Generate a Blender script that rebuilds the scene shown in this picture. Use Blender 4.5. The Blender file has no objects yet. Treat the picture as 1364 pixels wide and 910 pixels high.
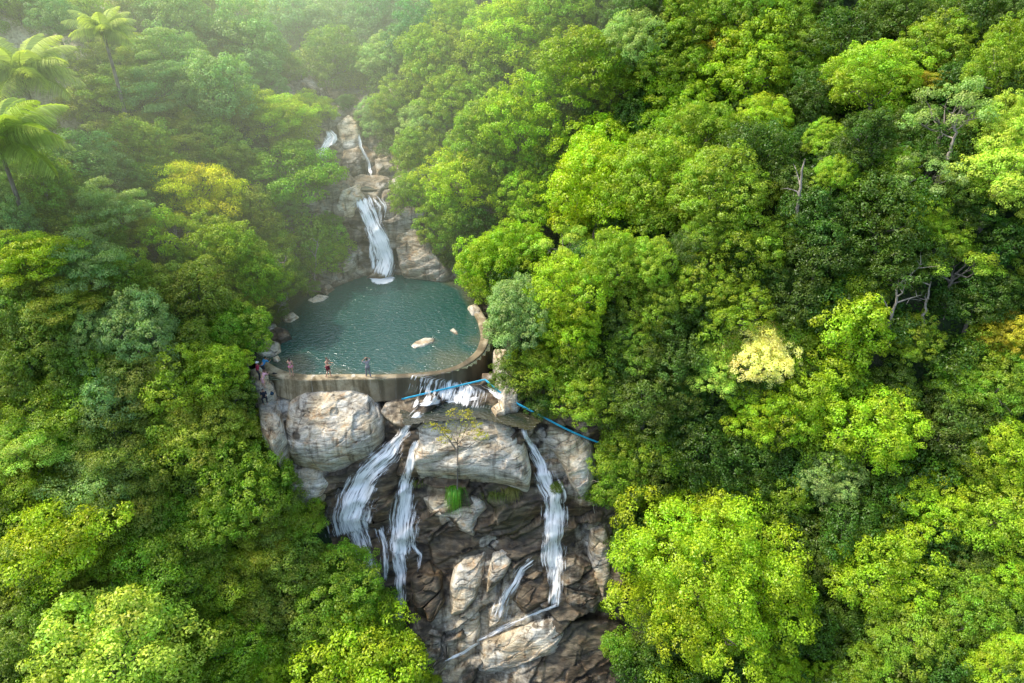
import bpy, math, random, time
import numpy as np
from mathutils import Vector, Matrix
from mathutils.bvhtree import BVHTree

import warnings; warnings.simplefilter('ignore')
T0 = time.time()
R = math.radians
sc = bpy.context.scene
col = sc.collection
rng = np.random.default_rng(7)
random.seed(7)

# ------------------------------------------------------------------ camera
CAM = np.array([0.0, 0.0, 31.0]); PITCH = R(30); FPX = 930.0
Fv = np.array([0, math.cos(PITCH), -math.sin(PITCH)]); Uv = np.array([0, math.sin(PITCH), math.cos(PITCH)])

def ray(u, v):                      # direction through a point of the photograph (1364 x 910), forward length 1
    return Fv + (u-682)/FPX*np.array([1., 0, 0]) + (455-v)/FPX*Uv
def at_depth(u, v, Y):
    d = ray(u, v); return CAM + d*(Y/d[1])
def at_z(u, v, z):
    d = ray(u, v); return CAM + d*((z-CAM[2])/d[2])
def to_px(p):
    d = np.asarray(p)-CAM; f = d @ Fv
    return 682+FPX*d[0]/f, 455-FPX*(d @ Uv)/f

# ------------------------------------------------------------------ tags
def tag(o, label=None, cat=None, group=None, kind=None):
    if label: o['label'] = label
    if cat: o['category'] = cat
    if group: o['group'] = group
    if kind: o['kind'] = kind
    return o
def empty(name, loc, rz=0.0):
    o = bpy.data.objects.new(name, None); col.objects.link(o)
    o.location = loc; o.rotation_euler = (0, 0, rz); o.empty_display_size = .3
    return o
def link(name, me, mat=None, parent=None, loc=None):
    o = bpy.data.objects.new(name, me); col.objects.link(o)
    if mat is not None and not me.materials: me.materials.append(mat)
    if parent is not None: o.parent = parent
    if loc is not None: o.location = loc
    return o
def copy_tree(o, parent=None):
    c = o.copy(); col.objects.link(c)
    if parent is not None: c.parent = parent
    for ch in list(o.children): copy_tree(ch, c)
    return c

# ------------------------------------------------------------------ numpy noise
def _h(ix, iy, iz, s):
    h = (ix.astype(np.uint32)*np.uint32(374761393) + iy.astype(np.uint32)*np.uint32(668265263)
         + iz.astype(np.uint32)*np.uint32(2246822519) + np.uint32((s*3266489917) & 0xffffffff))
    h ^= h >> np.uint32(13); h *= np.uint32(1274126177); h ^= h >> np.uint32(16)
    h *= np.uint32(2654435761); h ^= h >> np.uint32(15)
    return h.astype(np.float64)/4294967295.0
def vnoise(p, s=0):                 # value noise in [-1, 1]
    i = np.floor(p).astype(np.int64); f = p-i; f = f*f*f*(f*(f*6-15)+10)
    r = 0
    for dx in (0, 1):
        for dy in (0, 1):
            for dz in (0, 1):
                w = (f[..., 0] if dx else 1-f[..., 0])*(f[..., 1] if dy else 1-f[..., 1])*(f[..., 2] if dz else 1-f[..., 2])
                r = r + w*_h(i[..., 0]+dx, i[..., 1]+dy, i[..., 2]+dz, s)
    return r*2-1
def fbm(p, o=4, s=0, g=.5):
    a = 1.0; r = 0; n = 0
    for k in range(o):
        r = r + a*vnoise(p*(2.03**k)+k*17.3, s+k); n += a; a *= g
    return r/n
def worley(p, s=0):                 # F1, F2, id of nearest cell
    i = np.floor(p).astype(np.int64)
    f1 = np.full(p.shape[:-1], 9.0); f2 = f1.copy(); cid = np.zeros(p.shape[:-1]); off = np.zeros(p.shape)
    for dx in (-1, 0, 1):
        for dy in (-1, 0, 1):
            for dz in (-1, 0, 1):
                a, b, c = i[..., 0]+dx, i[..., 1]+dy, i[..., 2]+dz
                q = np.stack([a+_h(a, b, c, s), b+_h(a, b, c, s+1), c+_h(a, b, c, s+2)], -1)
                d = np.sqrt(((q-p)**2).sum(-1)); k = d < f1
                f2 = np.where(k, f1, np.minimum(f2, d))
                cid = np.where(k, _h(a, b, c, s+3), cid); f1 = np.where(k, d, f1); off = np.where(k[..., None], p-q, off)
    t1 = np.modf(cid*913.7)[0]-.5; t2 = np.modf(cid*377.1)[0]-.5; t3 = np.modf(cid*591.3)[0]-.5
    return f1, f2, cid, off[..., 0]*t1+off[..., 1]*t2+off[..., 2]*t3
def sstep(a, b, x):
    t = np.clip((x-a)/(b-a), 0, 1); return t*t*(3-2*t)

# ------------------------------------------------------------------ mesh makers
def mesh_np(name, V, F, smooth=False):
    V = np.ascontiguousarray(V, dtype=np.float32).reshape(-1, 3); F = np.ascontiguousarray(F, dtype=np.int32)
    me = bpy.data.meshes.new(name)
    k = F.shape[1]
    me.vertices.add(len(V)); me.vertices.foreach_set('co', V.ravel())
    me.loops.add(F.size); me.loops.foreach_set('vertex_index', F.ravel())
    me.polygons.add(len(F)); me.polygons.foreach_set('loop_start', np.arange(0, F.size, k, dtype=np.int32))
    if smooth: me.polygons.foreach_set('use_smooth', np.ones(len(F), dtype=bool))
    me.update(calc_edges=True)
    return me
def grid_faces(nu, nv, wrap=False):
    i = np.arange(nu-1)[:, None]; j = np.arange(nv if wrap else nv-1)[None, :]; j2 = (j+1) % nv
    return np.stack([i*nv+j, (i+1)*nv+j, (i+1)*nv+j2, i*nv+j2], -1).reshape(-1, 4)
def add_attr(me, name, arr, domain='POINT'):
    arr = np.asarray(arr, dtype=np.float32)
    if arr.ndim == 1:
        a = me.attributes.new(name, 'FLOAT', domain); a.data.foreach_set('value', arr)
    else:
        if arr.shape[1] == 3: arr = np.concatenate([arr, np.ones((len(arr), 1), np.float32)], 1)
        a = me.attributes.new(name, 'FLOAT_COLOR', domain); a.data.foreach_set('color', arr.ravel())
class MB:                           # collects simple solids into one mesh
    def __init__(s): s.V = []; s.F = []; s.n = 0
    def add(s, V, F):
        V = np.asarray(V, float)
        for f in F: s.F.append([int(i)+s.n for i in f])
        s.V.append(V); s.n += len(V)
    def tube(s, P, rad, n=8, cap=True):
        P = np.asarray(P, float); m = len(P)
        rad = np.broadcast_to(np.asarray(rad, float), (m,))
        t = np.gradient(P, axis=0); t /= np.linalg.norm(t, axis=1)[:, None]+1e-9
        ref = np.array([0, 0, 1.]) if abs(t[:, 2]).mean() < .8 else np.array([1., 0, 0])
        a = np.cross(t, ref); a /= np.linalg.norm(a, axis=1)[:, None]+1e-9; b = np.cross(t, a)
        th = np.linspace(0, 2*math.pi, n, endpoint=False)
        V = (P[:, None]+rad[:, None, None]*(np.cos(th)[None, :, None]*a[:, None]+np.sin(th)[None, :, None]*b[:, None])).reshape(-1, 3)
        F = grid_faces(m, n, True).tolist()
        if cap: F += [list(range(n))[::-1], list(range((m-1)*n, m*n))]
        s.add(V, F)
    def ball(s, c, r, n=10, m=7):
        r = np.broadcast_to(np.asarray(r, float), (3,)); V = []
        for i in range(m):
            ph = math.pi*(i+.02)/(m-1+.04)
            for j in range(n):
                th = 2*math.pi*j/n
                V.append([c[0]+r[0]*math.sin(ph)*math.cos(th), c[1]+r[1]*math.sin(ph)*math.sin(th), c[2]+r[2]*math.cos(ph)])
        s.add(V, grid_faces(m, n, True).tolist()+[list(range(n)), list(range((m-1)*n, m*n))[::-1]])
    def capsule(s, p0, r0, p1, r1, n=10):
        p0 = np.asarray(p0, float); p1 = np.asarray(p1, float); d = p1-p0; L = np.linalg.norm(d)+1e-9; d /= L
        P = []; Q = []
        for k in range(5):
            a = math.pi/2*(1-k/4); P.append(p0-d*r0*math.sin(a)); Q.append(max(r0*math.cos(a), .0006))
        for k in range(1, 4):
            P.append(p0+d*L*k/4); Q.append(r0+(r1-r0)*k/4)
        for k in range(5):
            a = math.pi/2*k/4; P.append(p1+d*r1*math.sin(a)); Q.append(max(r1*math.cos(a), .0006))
        s.tube(P, Q, n)
    def build(s, name, mat, parent=None, smooth=True, link_it=True):
        me = bpy.data.meshes.new(name); me.from_pydata(np.concatenate(s.V).tolist(), [], s.F); me.update()
        if smooth: me.polygons.foreach_set('use_smooth', np.ones(len(me.polygons), dtype=bool))
        if mat: me.materials.append(mat)
        return link(name, me, None, parent) if link_it else me

# ------------------------------------------------------------------ materials
class NT:
    def __init__(s, name):
        s.m = bpy.data.materials.new(name); s.m.use_nodes = True
        s.t = s.m.node_tree; s.t.nodes.clear(); s.out = s.n('ShaderNodeOutputMaterial')
    def n(s, typ, **kw):
        nd = s.t.nodes.new(typ)
        for k, v in kw.items():
            if k in nd.inputs.keys(): s.set(nd.inputs[k], v)
            else: setattr(nd, k, v)
        return nd
    def set(s, sock, v):
        if isinstance(v, bpy.types.NodeSocket): s.t.links.new(v, sock)
        elif isinstance(v, bpy.types.Node): s.t.links.new(v.outputs[0], sock)
        else:
            if sock.type == 'RGBA' and len(v) == 3: v = (*v, 1)
            sock.default_value = v
    def noise(s, scale, vec=None, detail=4, rough=.55, dist=0.0):
        nd = s.n('ShaderNodeTexNoise'); nd.inputs['Scale'].default_value = scale; nd.inputs['Detail'].default_value = detail
        nd.inputs['Roughness'].default_value = rough; nd.inputs['Distortion'].default_value = dist
        if vec is not None: s.set(nd.inputs['Vector'], vec)
        return nd.outputs['Fac']
    def ramp(s, fac, stops):
        nd = s.n('ShaderNodeValToRGB'); s.set(nd.inputs[0], fac); e = nd.color_ramp.elements
        while len(e) < len(stops): e.new(.5)
        for i, (p, c) in enumerate(stops):
            e[i].position = p; e[i].color = (c, c, c, 1) if isinstance(c, (int, float)) else (*c, 1)
        return nd.outputs[0]
    def mix(s, f, a, b, mode='MIX'):
        nd = s.n('ShaderNodeMix', data_type='RGBA', blend_type=mode)
        s.set(nd.inputs[0], f); s.set(nd.inputs[6], a); s.set(nd.inputs[7], b); return nd.outputs[2]
    def math(s, op, a, b=0.0, c=None, clamp=False):
        nd = s.n('ShaderNodeMath', operation=op); nd.use_clamp = clamp
        s.set(nd.inputs[0], a); s.set(nd.inputs[1], b)
        if c is not None: s.set(nd.inputs[2], c)
        return nd.outputs[0]
    def mapping(s, vec, scale=(1, 1, 1), rot=(0, 0, 0)):
        nd = s.n('ShaderNodeMapping'); s.set(nd.inputs[0], vec); nd.inputs['Scale'].default_value = scale
        nd.inputs['Rotation'].default_value = rot; return nd.outputs[0]
    def coord(s, which='Object'): return s.n('ShaderNodeTexCoord').outputs[which]
    def attr(s, name):
        nd = s.n('ShaderNodeAttribute'); nd.attribute_name = name; return nd
    def bump(s, h, strength=.5, dist=.05, normal=None):
        nd = s.n('ShaderNodeBump'); nd.inputs['Strength'].default_value = strength; nd.inputs['Distance'].default_value = dist
        s.set(nd.inputs['Height'], h)
        if normal is not None: s.set(nd.inputs['Normal'], normal)
        return nd.outputs[0]
    def pbr(s, colr, rough=.8, normal=None, spec=.3, **kw):
        nd = s.n('ShaderNodeBsdfPrincipled'); s.set(nd.inputs['Base Color'], colr); s.set(nd.inputs['Roughness'], rough)
        s.set(nd.inputs['Specular IOR Level'], spec)
        if normal is not None: s.set(nd.inputs['Normal'], normal)
        for k, v in kw.items(): s.set(nd.inputs[k], v)
        return nd.outputs[0]
    def done(s, sh): s.t.links.new(sh, s.out.inputs[0]); return s.m

def mat_leaf():
    t = NT('leaf')
    oi = t.n('ShaderNodeObjectInfo'); tn = t.attr('tint'); sep = t.n('ShaderNodeSeparateColor'); t.set(sep.inputs[0], tn.outputs['Color'])
    base = oi.outputs['Color']
    # leaf-to-leaf and clump-to-clump variation; young tips lighter and yellower
    hsv = t.n('ShaderNodeHueSaturation'); t.set(hsv.inputs['Color'], base)
    t.set(hsv.inputs['Hue'], t.math('MULTIPLY_ADD', sep.outputs[1], .06, .472))
    t.set(hsv.inputs['Value'], t.math('MULTIPLY', t.math('MULTIPLY_ADD', sep.outputs[0], .46, .76), t.math('MULTIPLY_ADD', sep.outputs[1], .5, .76)))
    hsv.inputs['Saturation'].default_value = 1.0
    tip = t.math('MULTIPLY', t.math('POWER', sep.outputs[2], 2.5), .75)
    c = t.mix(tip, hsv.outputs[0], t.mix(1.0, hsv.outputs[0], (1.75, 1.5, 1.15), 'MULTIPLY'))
    big = t.noise(.28, t.n('ShaderNodeNewGeometry').outputs['Position'], 2)
    c = t.mix(t.ramp(big, [(.35, 0.0), (.65, .45)]), c, t.mix(1.0, c, (1.04, 1.0, .85), 'MULTIPLY'))
    d = t.n('ShaderNodeBsdfDiffuse'); t.set(d.inputs[0], c)
    tr = t.n('ShaderNodeBsdfTranslucent'); t.set(tr.inputs[0], t.mix(1.0, c, (1.15, 1.3, .5), 'MULTIPLY'))
    m = t.n('ShaderNodeMixShader'); m.inputs[0].default_value = .38
    t.set(m.inputs[1], d.outputs[0]); t.set(m.inputs[2], tr.outputs[0])
    g = t.n('ShaderNodeBsdfGlossy'); g.inputs[0].default_value = (1, 1, 1, 1); g.inputs[1].default_value = .42
    m2 = t.n('ShaderNodeMixShader'); m2.inputs[0].default_value = .02
    t.set(m2.inputs[1], m.outputs[0]); t.set(m2.inputs[2], g.outputs[0])
    return t.done(m2.outputs[0])
def mat_bark():
    t = NT('bark'); c = t.coord(); n = t.noise(6, t.mapping(c, (1, 1, .25)), 4)
    colr = t.ramp(n, [(.3, (.09, .075, .055)), (.55, (.2, .175, .14)), (.75, (.36, .34, .29))])
    return t.done(t.pbr(colr, .9, t.bump(n, .5, .03)))
def mat_soil():
    t = NT('forest_soil'); p = t.n('ShaderNodeNewGeometry').outputs['Position']
    n = t.noise(.35, p, 6); n2 = t.noise(4, p, 5)
    colr = t.ramp(n, [(.3, (.012, .022, .008)), (.5, (.022, .042, .012)), (.7, (.05, .05, .025))])
    dry = t.attr('dry').outputs['Fac']
    colr = t.mix(dry, colr, t.ramp(n2, [(.3, (.36, .30, .17)), (.6, (.55, .50, .33)), (.8, (.24, .30, .12))]))
    return t.done(t.pbr(t.mix(.5, colr, t.mix(1.0, colr, t.ramp(n2, [(.3, .4), (.7, 1.3)]), 'MULTIPLY')), .95, t.bump(n2, .8, .2)))

def rock_shader(name, pale=1.0, dark_bias=0.0):
    """fractured granite: tan, grey and near-white zones, dark vertical water stains, cracks, wet parts dark and glossy"""
    t = NT(name); p = t.n('ShaderNodeNewGeometry').outputs['Position']
    dip = t.mapping(p, (.5, .5, 1.6), (0, R(-26), 0))
    n1 = t.noise(.32, p, 5, .6, .6); n2 = t.noise(1.3, dip, 8, .62, .4); n3 = t.noise(7, p, 6, .65)
    lay = t.noise(2.6, t.mapping(p, (.35, .35, 2.6), (R(8), R(-28), 0)), 7, .65, .5)
    cA = t.ramp(n2, [(.28, (.17*pale, .135*pale, .09*pale)), (.45, (.37*pale, .30*pale, .20*pale)), (.58, (.52*pale, .45*pale, .33*pale)), (.72, (.66*pale, .61*pale, .50*pale))])
    cB = t.ramp(n2, [(.3, (.17*pale, .16*pale, .14*pale)), (.5, (.40*pale, .38*pale, .33*pale)), (.68, (.64*pale, .62*pale, .56*pale))])
    c = t.mix(t.ramp(n1, [(.42, 0.0), (.58, 1.0)]), cA, cB)
    c = t.mix(t.ramp(lay, [(.36, .85), (.47, 0.0)]), c, t.mix(1.0, c, (.30, .26, .22), 'MULTIPLY'))
    c = t.mix(.6, c, t.mix(1.0, c, t.ramp(n3, [(.25, .45), (.6, 1.15)]), 'MULTIPLY')); c = t.mix(1.0, c, (1.03, 1.0, .90), 'MULTIPLY')
    # rusty patches
    rust = t.ramp(t.noise(.8, p, 4, .6, 1.2), [(.56, 0.0), (.68, .55)])
    c = t.mix(rust, c, t.mix(1.0, c, (1.0, .66, .38), 'MULTIPLY'))
    # vertical stains
    st = t.noise(1.5, t.mapping(p, (1.2, .5, .10)), 5, .6, .35)
    stain = t.ramp(st, [(.52-dark_bias*.12, 0.0), (.66-dark_bias*.12, .8)])
    c = t.mix(stain, c, t.mix(1.0, c, (.22, .19, .16), 'MULTIPLY'))
    crack = t.attr('crack').outputs['Fac']; wet = t.attr('wet').outputs['Fac']; moss = t.attr('moss').outputs['Fac']
    wn = t.noise(1.1, t.mapping(p, (1, 1, .4)), 6, .6, .5)
    wetm = t.math('MULTIPLY', t.ramp(t.math('ADD', wet, t.math('MULTIPLY_ADD', wn, .9, -.45)), [(.38, 0.0), (.60, 1.0)]), 1.0)
    dk = t.ramp(n2, [(.3, (.014, .012, .010)), (.46, (.052, .040, .024)), (.60, (.135, .105, .062)), (.74, (.29, .235, .15))])
    dk = t.mix(t.ramp(t.noise(.45, p, 4, .6, .8), [(.45, 0.0), (.62, 1.0)]), dk, t.mix(1.0, dk, (1.0, .80, .58), 'MULTIPLY'))
    c = t.mix(t.math('MULTIPLY', wetm, .93), c, dk)
    c = t.mix(t.math('MULTIPLY', moss, t.ramp(n3, [(.4, 0.0), (.6, .8)])), c, (.045, .06, .012))
    c = t.mix(crack, c, (.010, .008, .006))
    rg = t.math('MULTIPLY_ADD', wetm, -.27, .85)
    h = t.math('ADD', t.math('MULTIPLY', n2, .7), t.math('ADD', t.math('MULTIPLY', lay, .9), t.math('MULTIPLY', n3, .25)))
    return t.done(t.pbr(c, rg, t.bump(h, .8, .16), .3))
def mat_simple(name, c, rough=.7, var=.25, scale=8, spec=.3):
    t = NT(name); n = t.noise(scale, t.coord(), 4)
    a = tuple(x*(1-var) for x in c); b = tuple(min(1, x*(1+var)) for x in c)
    return t.done(t.pbr(t.ramp(n, [(.3, a), (.7, b)]), rough, t.bump(n, .2, .01), spec))
def mat_concrete():
    t = NT('stained_concrete'); p = t.n('ShaderNodeNewGeometry').outputs['Position']
    n = t.noise(1.2, p, 7, .65); n2 = t.noise(9, p, 5)
    c = t.ramp(n, [(.3, (.20, .155, .08)), (.5, (.36, .29, .17)), (.7, (.50, .44, .29))])
    c = t.mix(.5, c, t.mix(1.0, c, t.ramp(n2, [(.3, .6), (.7, 1.1)]), 'MULTIPLY'))
    st = t.noise(.55, t.mapping(p, (1.5, 1.0, .10)), 6, .62, .3)
    c = t.mix(t.ramp(st, [(.47, 0.0), (.56, .75)]), c, t.mix(1.0, c, (.30, .27, .20), 'MULTIPLY'))
    ws = t.noise(1.1, t.mapping(p, (2.0, 1.0, .04)), 3, .5, .1)
    c = t.mix(t.ramp(ws, [(.64, 0.0), (.69, .5)]), c, (.62, .60, .52))
    wet = t.attr('wet').outputs['Fac']
    wm = t.ramp(t.math('ADD', wet, t.math('MULTIPLY_ADD', n, .6, -.3)), [(.35, 0.0), (.75, .88)])
    c = t.mix(wm, c, t.ramp(st, [(.35, (.13, .10, .055)), (.65, (.06, .048, .028))]))
    return t.done(t.pbr(c, t.math('MULTIPLY_ADD', wm, -.4, .85), t.bump(n2, .4, .03)))
def mat_pool(deep=(.010, .058, .042), shallow=(.085, .085, .040)):
    t = NT('pool_water'); p = t.n('ShaderNodeNewGeometry').outputs['Position']
    sh = t.attr('shallow').outputs['Fac']; n = t.noise(.6, p, 4)
    c = t.mix(t.ramp(t.math('ADD', sh, t.math('MULTIPLY_ADD', n, .4, -.2)), [(.25, 0.0), (.9, 1.0)]), deep, shallow)
    fo = t.attr('foam').outputs['Fac']
    fm = t.ramp(t.math('ADD', fo, t.math('MULTIPLY_ADD', t.noise(2.6, p, 6, .7), 1.2, -.6)), [(.42, 0.0), (.60, 1.0)])
    c = t.mix(fm, c, (.75, .80, .80))
    r1 = t.noise(2.1, t.mapping(p, (1.0, 2.0, 1)), 3, .6, .5); r2 = t.noise(4.0, t.mapping(p, (1, 1.7, 1)), 2)
    h = t.math('ADD', r1, t.math('MULTIPLY', r2, .5))
    return t.done(t.pbr(c, t.math('MULTIPLY_ADD', fm, .4, .16), t.bump(h, 1.0, .12), .8, **{'IOR': 1.5}))
def mat_fall():
    """falling water: white streaks with gaps, thin at the edges"""
    t = NT('falling_water'); uv = t.n('ShaderNodeUVMap').outputs[0]; ed = t.attr('edge').outputs['Fac']
    a = t.noise(1.0, t.mapping(uv, (2.8, .25, 1)), 5, .62, .6); b = t.noise(1.0, t.mapping(uv, (6.5, .6, 1)), 4, .62, .5)
    f3 = t.noise(1.0, t.mapping(uv, (17, 1.1, 1)), 3, .6, .3)
    s = t.math('ADD', t.math('MULTIPLY', a, .45), t.math('ADD', t.math('MULTIPLY', b, .30), t.math('MULTIPLY', f3, .25)))
    al = t.ramp(t.math('ADD', t.math('MULTIPLY_ADD', s, 4.2, -2.1), t.math('MULTIPLY_ADD', ed, .66, -.27)), [(-.0, 0.0), (.16, .35), (.34, .75), (.55, .97)])
    c = t.ramp(b, [(.3, (.80, .82, .78)), (.5, (.93, .94, .89)), (.65, (.98, .98, .93))])
    d = t.pbr(c, .45, t.bump(s, .8, .15), .4)
    tl = t.n('ShaderNodeBsdfTranslucent'); t.set(tl.inputs[0], c)
    m0 = t.n('ShaderNodeMixShader'); m0.inputs[0].default_value = .08; t.set(m0.inputs[1], d); t.set(m0.inputs[2], tl.outputs[0])
    tp = t.n('ShaderNodeBsdfTransparent'); m = t.n('ShaderNodeMixShader')
    t.set(m.inputs[0], al); t.set(m.inputs[1], tp.outputs[0]); t.set(m.inputs[2], m0.outputs[0])
    return t.done(m.outputs[0])

M_leaf = mat_leaf(); M_bark = mat_bark(); M_soil = mat_soil()
M_rock = rock_shader('wet_cliff_rock', .95, .3); M_boulder = rock_shader('pale_boulder_rock', 1.22, -.2)
M_conc = mat_concrete(); M_pool = mat_pool(); M_fall = mat_fall()

# ------------------------------------------------------------------ terrain
TY = [-60, 20, 34, 37, 41.5, 44.5, 46.3, 48.5, 50, 67, 69, 72, 78, 80, 90, 110, 200, 300]
TZ = [-36, -33, -30, -25.5, -17.5, -11, -5, -3.6, -2.2, -2.2, 1.0, 6.2, 6.2, 7.5, 12.3, 15.5, 29, 42]
TL = [-16, -9, -7, -8.5, -12, -15.5, -18.0, -19.5, -20, -18.2, -18.5, -19.0, -20.5, -21.5, -24.5, -30, -42, -60]
TR = [8, 6, 6.5, 8, 8.8, 9, 8.8, 2.5, -1.6, -4.2, -6, -8.0, -11.0, -12.5, -16, -22, -32, -40]
def H(x, y, chan=0.0):
    x = np.asarray(x, float); y = np.asarray(y, float)
    z = np.interp(y, TY, TZ); xl = np.interp(y, TY, TL); xr = np.interp(y, TY, TR)
    dl = np.clip(xl-x, 0, None); dr = np.clip(x-xr, 0, None)
    def bank(d, s, cap, k):
        return (1-np.exp(-d/1.0))*k + cap*np.tanh(d*s/cap)
    kk = np.interp(y, [30, 44, 50], [1.5, 1.2, 1.2])
    b = bank(dl, .66, 75, kk)*(dl > 0)+bank(dr, .60, 95, kk)*(dr > 0)
    P = np.stack([x/14, y/14, np.zeros_like(x)], -1)
    far = sstep(0, 12, dl+dr)
    return z+b+far*(2.4*fbm(P, 4, 11))
def channel(x, y):                  # 1 inside the stream's rocky channel
    xl = np.interp(y, TY, TL); xr = np.interp(y, TY, TR)
    return sstep(-2.5, 0.3, np.minimum(x-xl, xr-x)+.6)*sstep(33, 35, y)*(1-sstep(92, 96, y))

def axis(a, b, step, far):
    core = np.arange(a, b+.01, step); ext = []; d = step
    while (len(ext) == 0 or ext[-1] < far): d *= 1.35; ext.append((ext[-1] if ext else 0)+d)
    ext = np.array(ext); return np.concatenate([a-ext[::-1], core, b+ext])
ax = axis(-90, 110, .8, 1200); ay = axis(0, 190, .8, 1200)
GX, GY = np.meshgrid(ax, ay, indexing='ij')
GZ = H(GX, GY)-channel(GX, GY)*2.2
tm = mesh_np('forest_ground', np.stack([GX, GY, GZ], -1), grid_faces(len(ax), len(ay))[:, ::-1], True)
dryc = []
for (u, v, r) in [(52, 120, 3.6), (72, 92, 4), (60, 160, 3.2), (95, 66, 4), (78, 130, 2.6), (30, 60, 4), (250, 8, 3), (160, 20, 3)]:
    d_ = ray(u, v); t_ = np.arange(20, 240, .25); p_ = CAM+d_[None]*t_[:, None]; ok_ = p_[:, 2] <= H(p_[:, 0], p_[:, 1])
    if ok_.any(): p_ = p_[int(np.argmax(ok_))]; dryc.append((p_[0], p_[1], r))
dry = np.zeros(GX.size)
for (x, y, r) in dryc: dry = np.maximum(dry, 1-sstep(r*.6, r, np.hypot(GX.ravel()-x, GY.ravel()-y)))
add_attr(tm, 'dry', dry)
ground = tag(link('ground', tm, M_soil), kind='structure')

# ------------------------------------------------------------------ rock faces (profile sheets with fractured relief)
def rock_sheet(name, prof, xa, xb, step, relief, seed, bankf=None, xshift=None):
    prof = np.array(prof, float); seg = np.hypot(*(np.diff(prof, axis=0).T)); s = np.concatenate([[0], np.cumsum(seg)])
    ss = np.arange(0, s[-1], step); Yp = np.interp(ss, s, prof[:, 0]); Zp = np.interp(ss, s, prof[:, 1])
    k = np.ones(9)/9; pad = lambda a: np.convolve(np.pad(a, 4, mode='edge'), k, 'valid'); Yp, Zp = pad(Yp), pad(Zp)
    xs = np.arange(xa, xb, step); X, I = np.meshgrid(xs, np.arange(len(ss)), indexing='ij')
    Y = Yp[I]; Z = Zp[I]
    ty = np.gradient(Yp); tz = np.gradient(Zp); L = np.hypot(ty, tz); ny, nz = tz/L, -ty/L
    sg = np.sign(nz.mean()); ny, nz = ny*sg, nz*sg
    k2 = np.ones(25)/25; pad2 = lambda a: np.convolve(np.pad(a, 12, mode='edge'), k2, 'valid'); ny, nz = pad2(ny), pad2(nz)
    if xshift is not None: Y = Y+xshift(X, Y, Z)
    if bankf is not None: Z = Z+bankf(X, Y)
    P = np.stack([X, Y, Z], -1)
    dsp, crack = rock_relief(P, seed, relief)
    P[..., 1] += dsp*ny[I]; P[..., 2] += dsp*nz[I]
    F = grid_faces(len(xs), len(ss))
    me = mesh_np(name, P, F if prof[-1][1] < prof[0][1] else F[:, ::-1], True)
    return me, P.reshape(-1, 3), crack.ravel()
CA, SA = math.cos(R(27)), math.sin(R(27))
def rock_relief(P, seed, relief=1.0, smooth_block=False):
    # tilted frame: beds dip down to the left, so fractures run from upper right to lower left
    q = np.stack([P[..., 0]*CA+P[..., 2]*SA, P[..., 1], -P[..., 0]*SA+P[..., 2]*CA], -1)
    w = np.stack([fbm(P/3, 3, seed+1), fbm(P/3, 3, seed+2), fbm(P/3, 3, seed+3)], -1)
    q = q+w*.8
    f1, f2, cid, fa = worley(q/np.array([7.5, 4.5, 3.0]), seed)
    g1, g2, gid, fb = worley(q/np.array([3.2, 2.0, 1.15])+7, seed+9)
    k1, k2, kid, fc = worley(q/np.array([.9, .7, .35])+3, seed+19)
    edge = f2-f1; e2 = g2-g1; big = fbm(P/5, 3, seed+5)
    if smooth_block:
        qz = q[..., 2]/1.15+.7*w[..., 0]; fr_ = qz-np.floor(qz); st = _h(np.floor(qz).astype(int), np.zeros_like(qz).astype(int), np.zeros_like(qz).astype(int), seed)
        qx = q[..., 0]/3.1+.5*w[..., 1]+.35*q[..., 2]; fx = np.abs(qx-np.round(qx))
        d = 1.2*big+(st-.5)*.55*np.minimum(1, 6*np.minimum(fr_, 1-fr_))-.28*(1-sstep(0, .045, fr_))-.22*(1-sstep(0, .02, fx))*(st > .4)+.10*fbm(P/.9, 5, seed+6)+1.5*fa+.8*fb+.14*fc+.10*fbm(q/np.array([1.5, 1.5, .22]), 3, seed+8)
        crack = np.clip((1-sstep(.005, .035, fr_))*(st > .25)*.9+(1-sstep(0, .014, fx))*(st > .4)*.8, 0, 1)*sstep(-.35, .05, fbm(P/1.3, 2, seed+4))
        return d*relief, crack
    d = .9*big+(cid-.5)*1.5*sstep(0, .05, edge)-.25*(1-sstep(0, .05, edge))+2.6*fa
    d = d+(gid-.5)*.42*sstep(0, .06, e2)-.06*(1-sstep(0, .05, e2))+1.1*fb+(kid-.5)*.05+.14*fc+.10*fbm(P/.8, 5, seed+6)+.08*fbm(q/np.array([2., 1.5, .3]), 3, seed+8)
    brk = sstep(-.3, .2, fbm(P/1.5, 2, seed+4))
    crack = np.clip((1-sstep(.0, .04, edge))*.75+(1-sstep(0, .03, e2))*.45*(gid > .5), 0, 1)*brk
    return d*relief, crack

cliff_prof = [(49.6, -1.1), (47.6, -1.75), (46.6, -2.4), (45.6, -3.5), (44.9, -8), (43.9, -9.6), (43.4, -13.2), (42.0, -14.6), (39.8, -19), (37.2, -23.5), (34, -28), (28, -31.5)]
def cshift(X, Y, Z):
    return -.05*np.clip(-X-8, 0, None)*0 + 1.0*np.clip(X-4, 0, 10)*.15
cl_me, cl_P, cl_crack = rock_sheet('cliff', cliff_prof, -21.5, 11.5, .10, .66, 3, xshift=cshift)
lowk = (cl_P[:, 1] > 48.0) & (cl_P[:, 0] < -2.5)
cl_P[lowk, 2] = np.minimum(cl_P[lowk, 2], -.5-.9*sstep(48.0, 48.8, cl_P[lowk, 1])); cl_me.vertices.foreach_set('co', cl_P.astype(np.float32).ravel()); cl_me.update()
up_prof = [(63.0, -2.6), (66.6, -1.2), (67.9, .6), (69.2, 3.6), (70.6, 6.6), (72.0, 7.75), (77.6, 7.6), (78.6, 8.9), (82, 10.2), (86.5, 13.2), (96, 15.0)]
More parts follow.
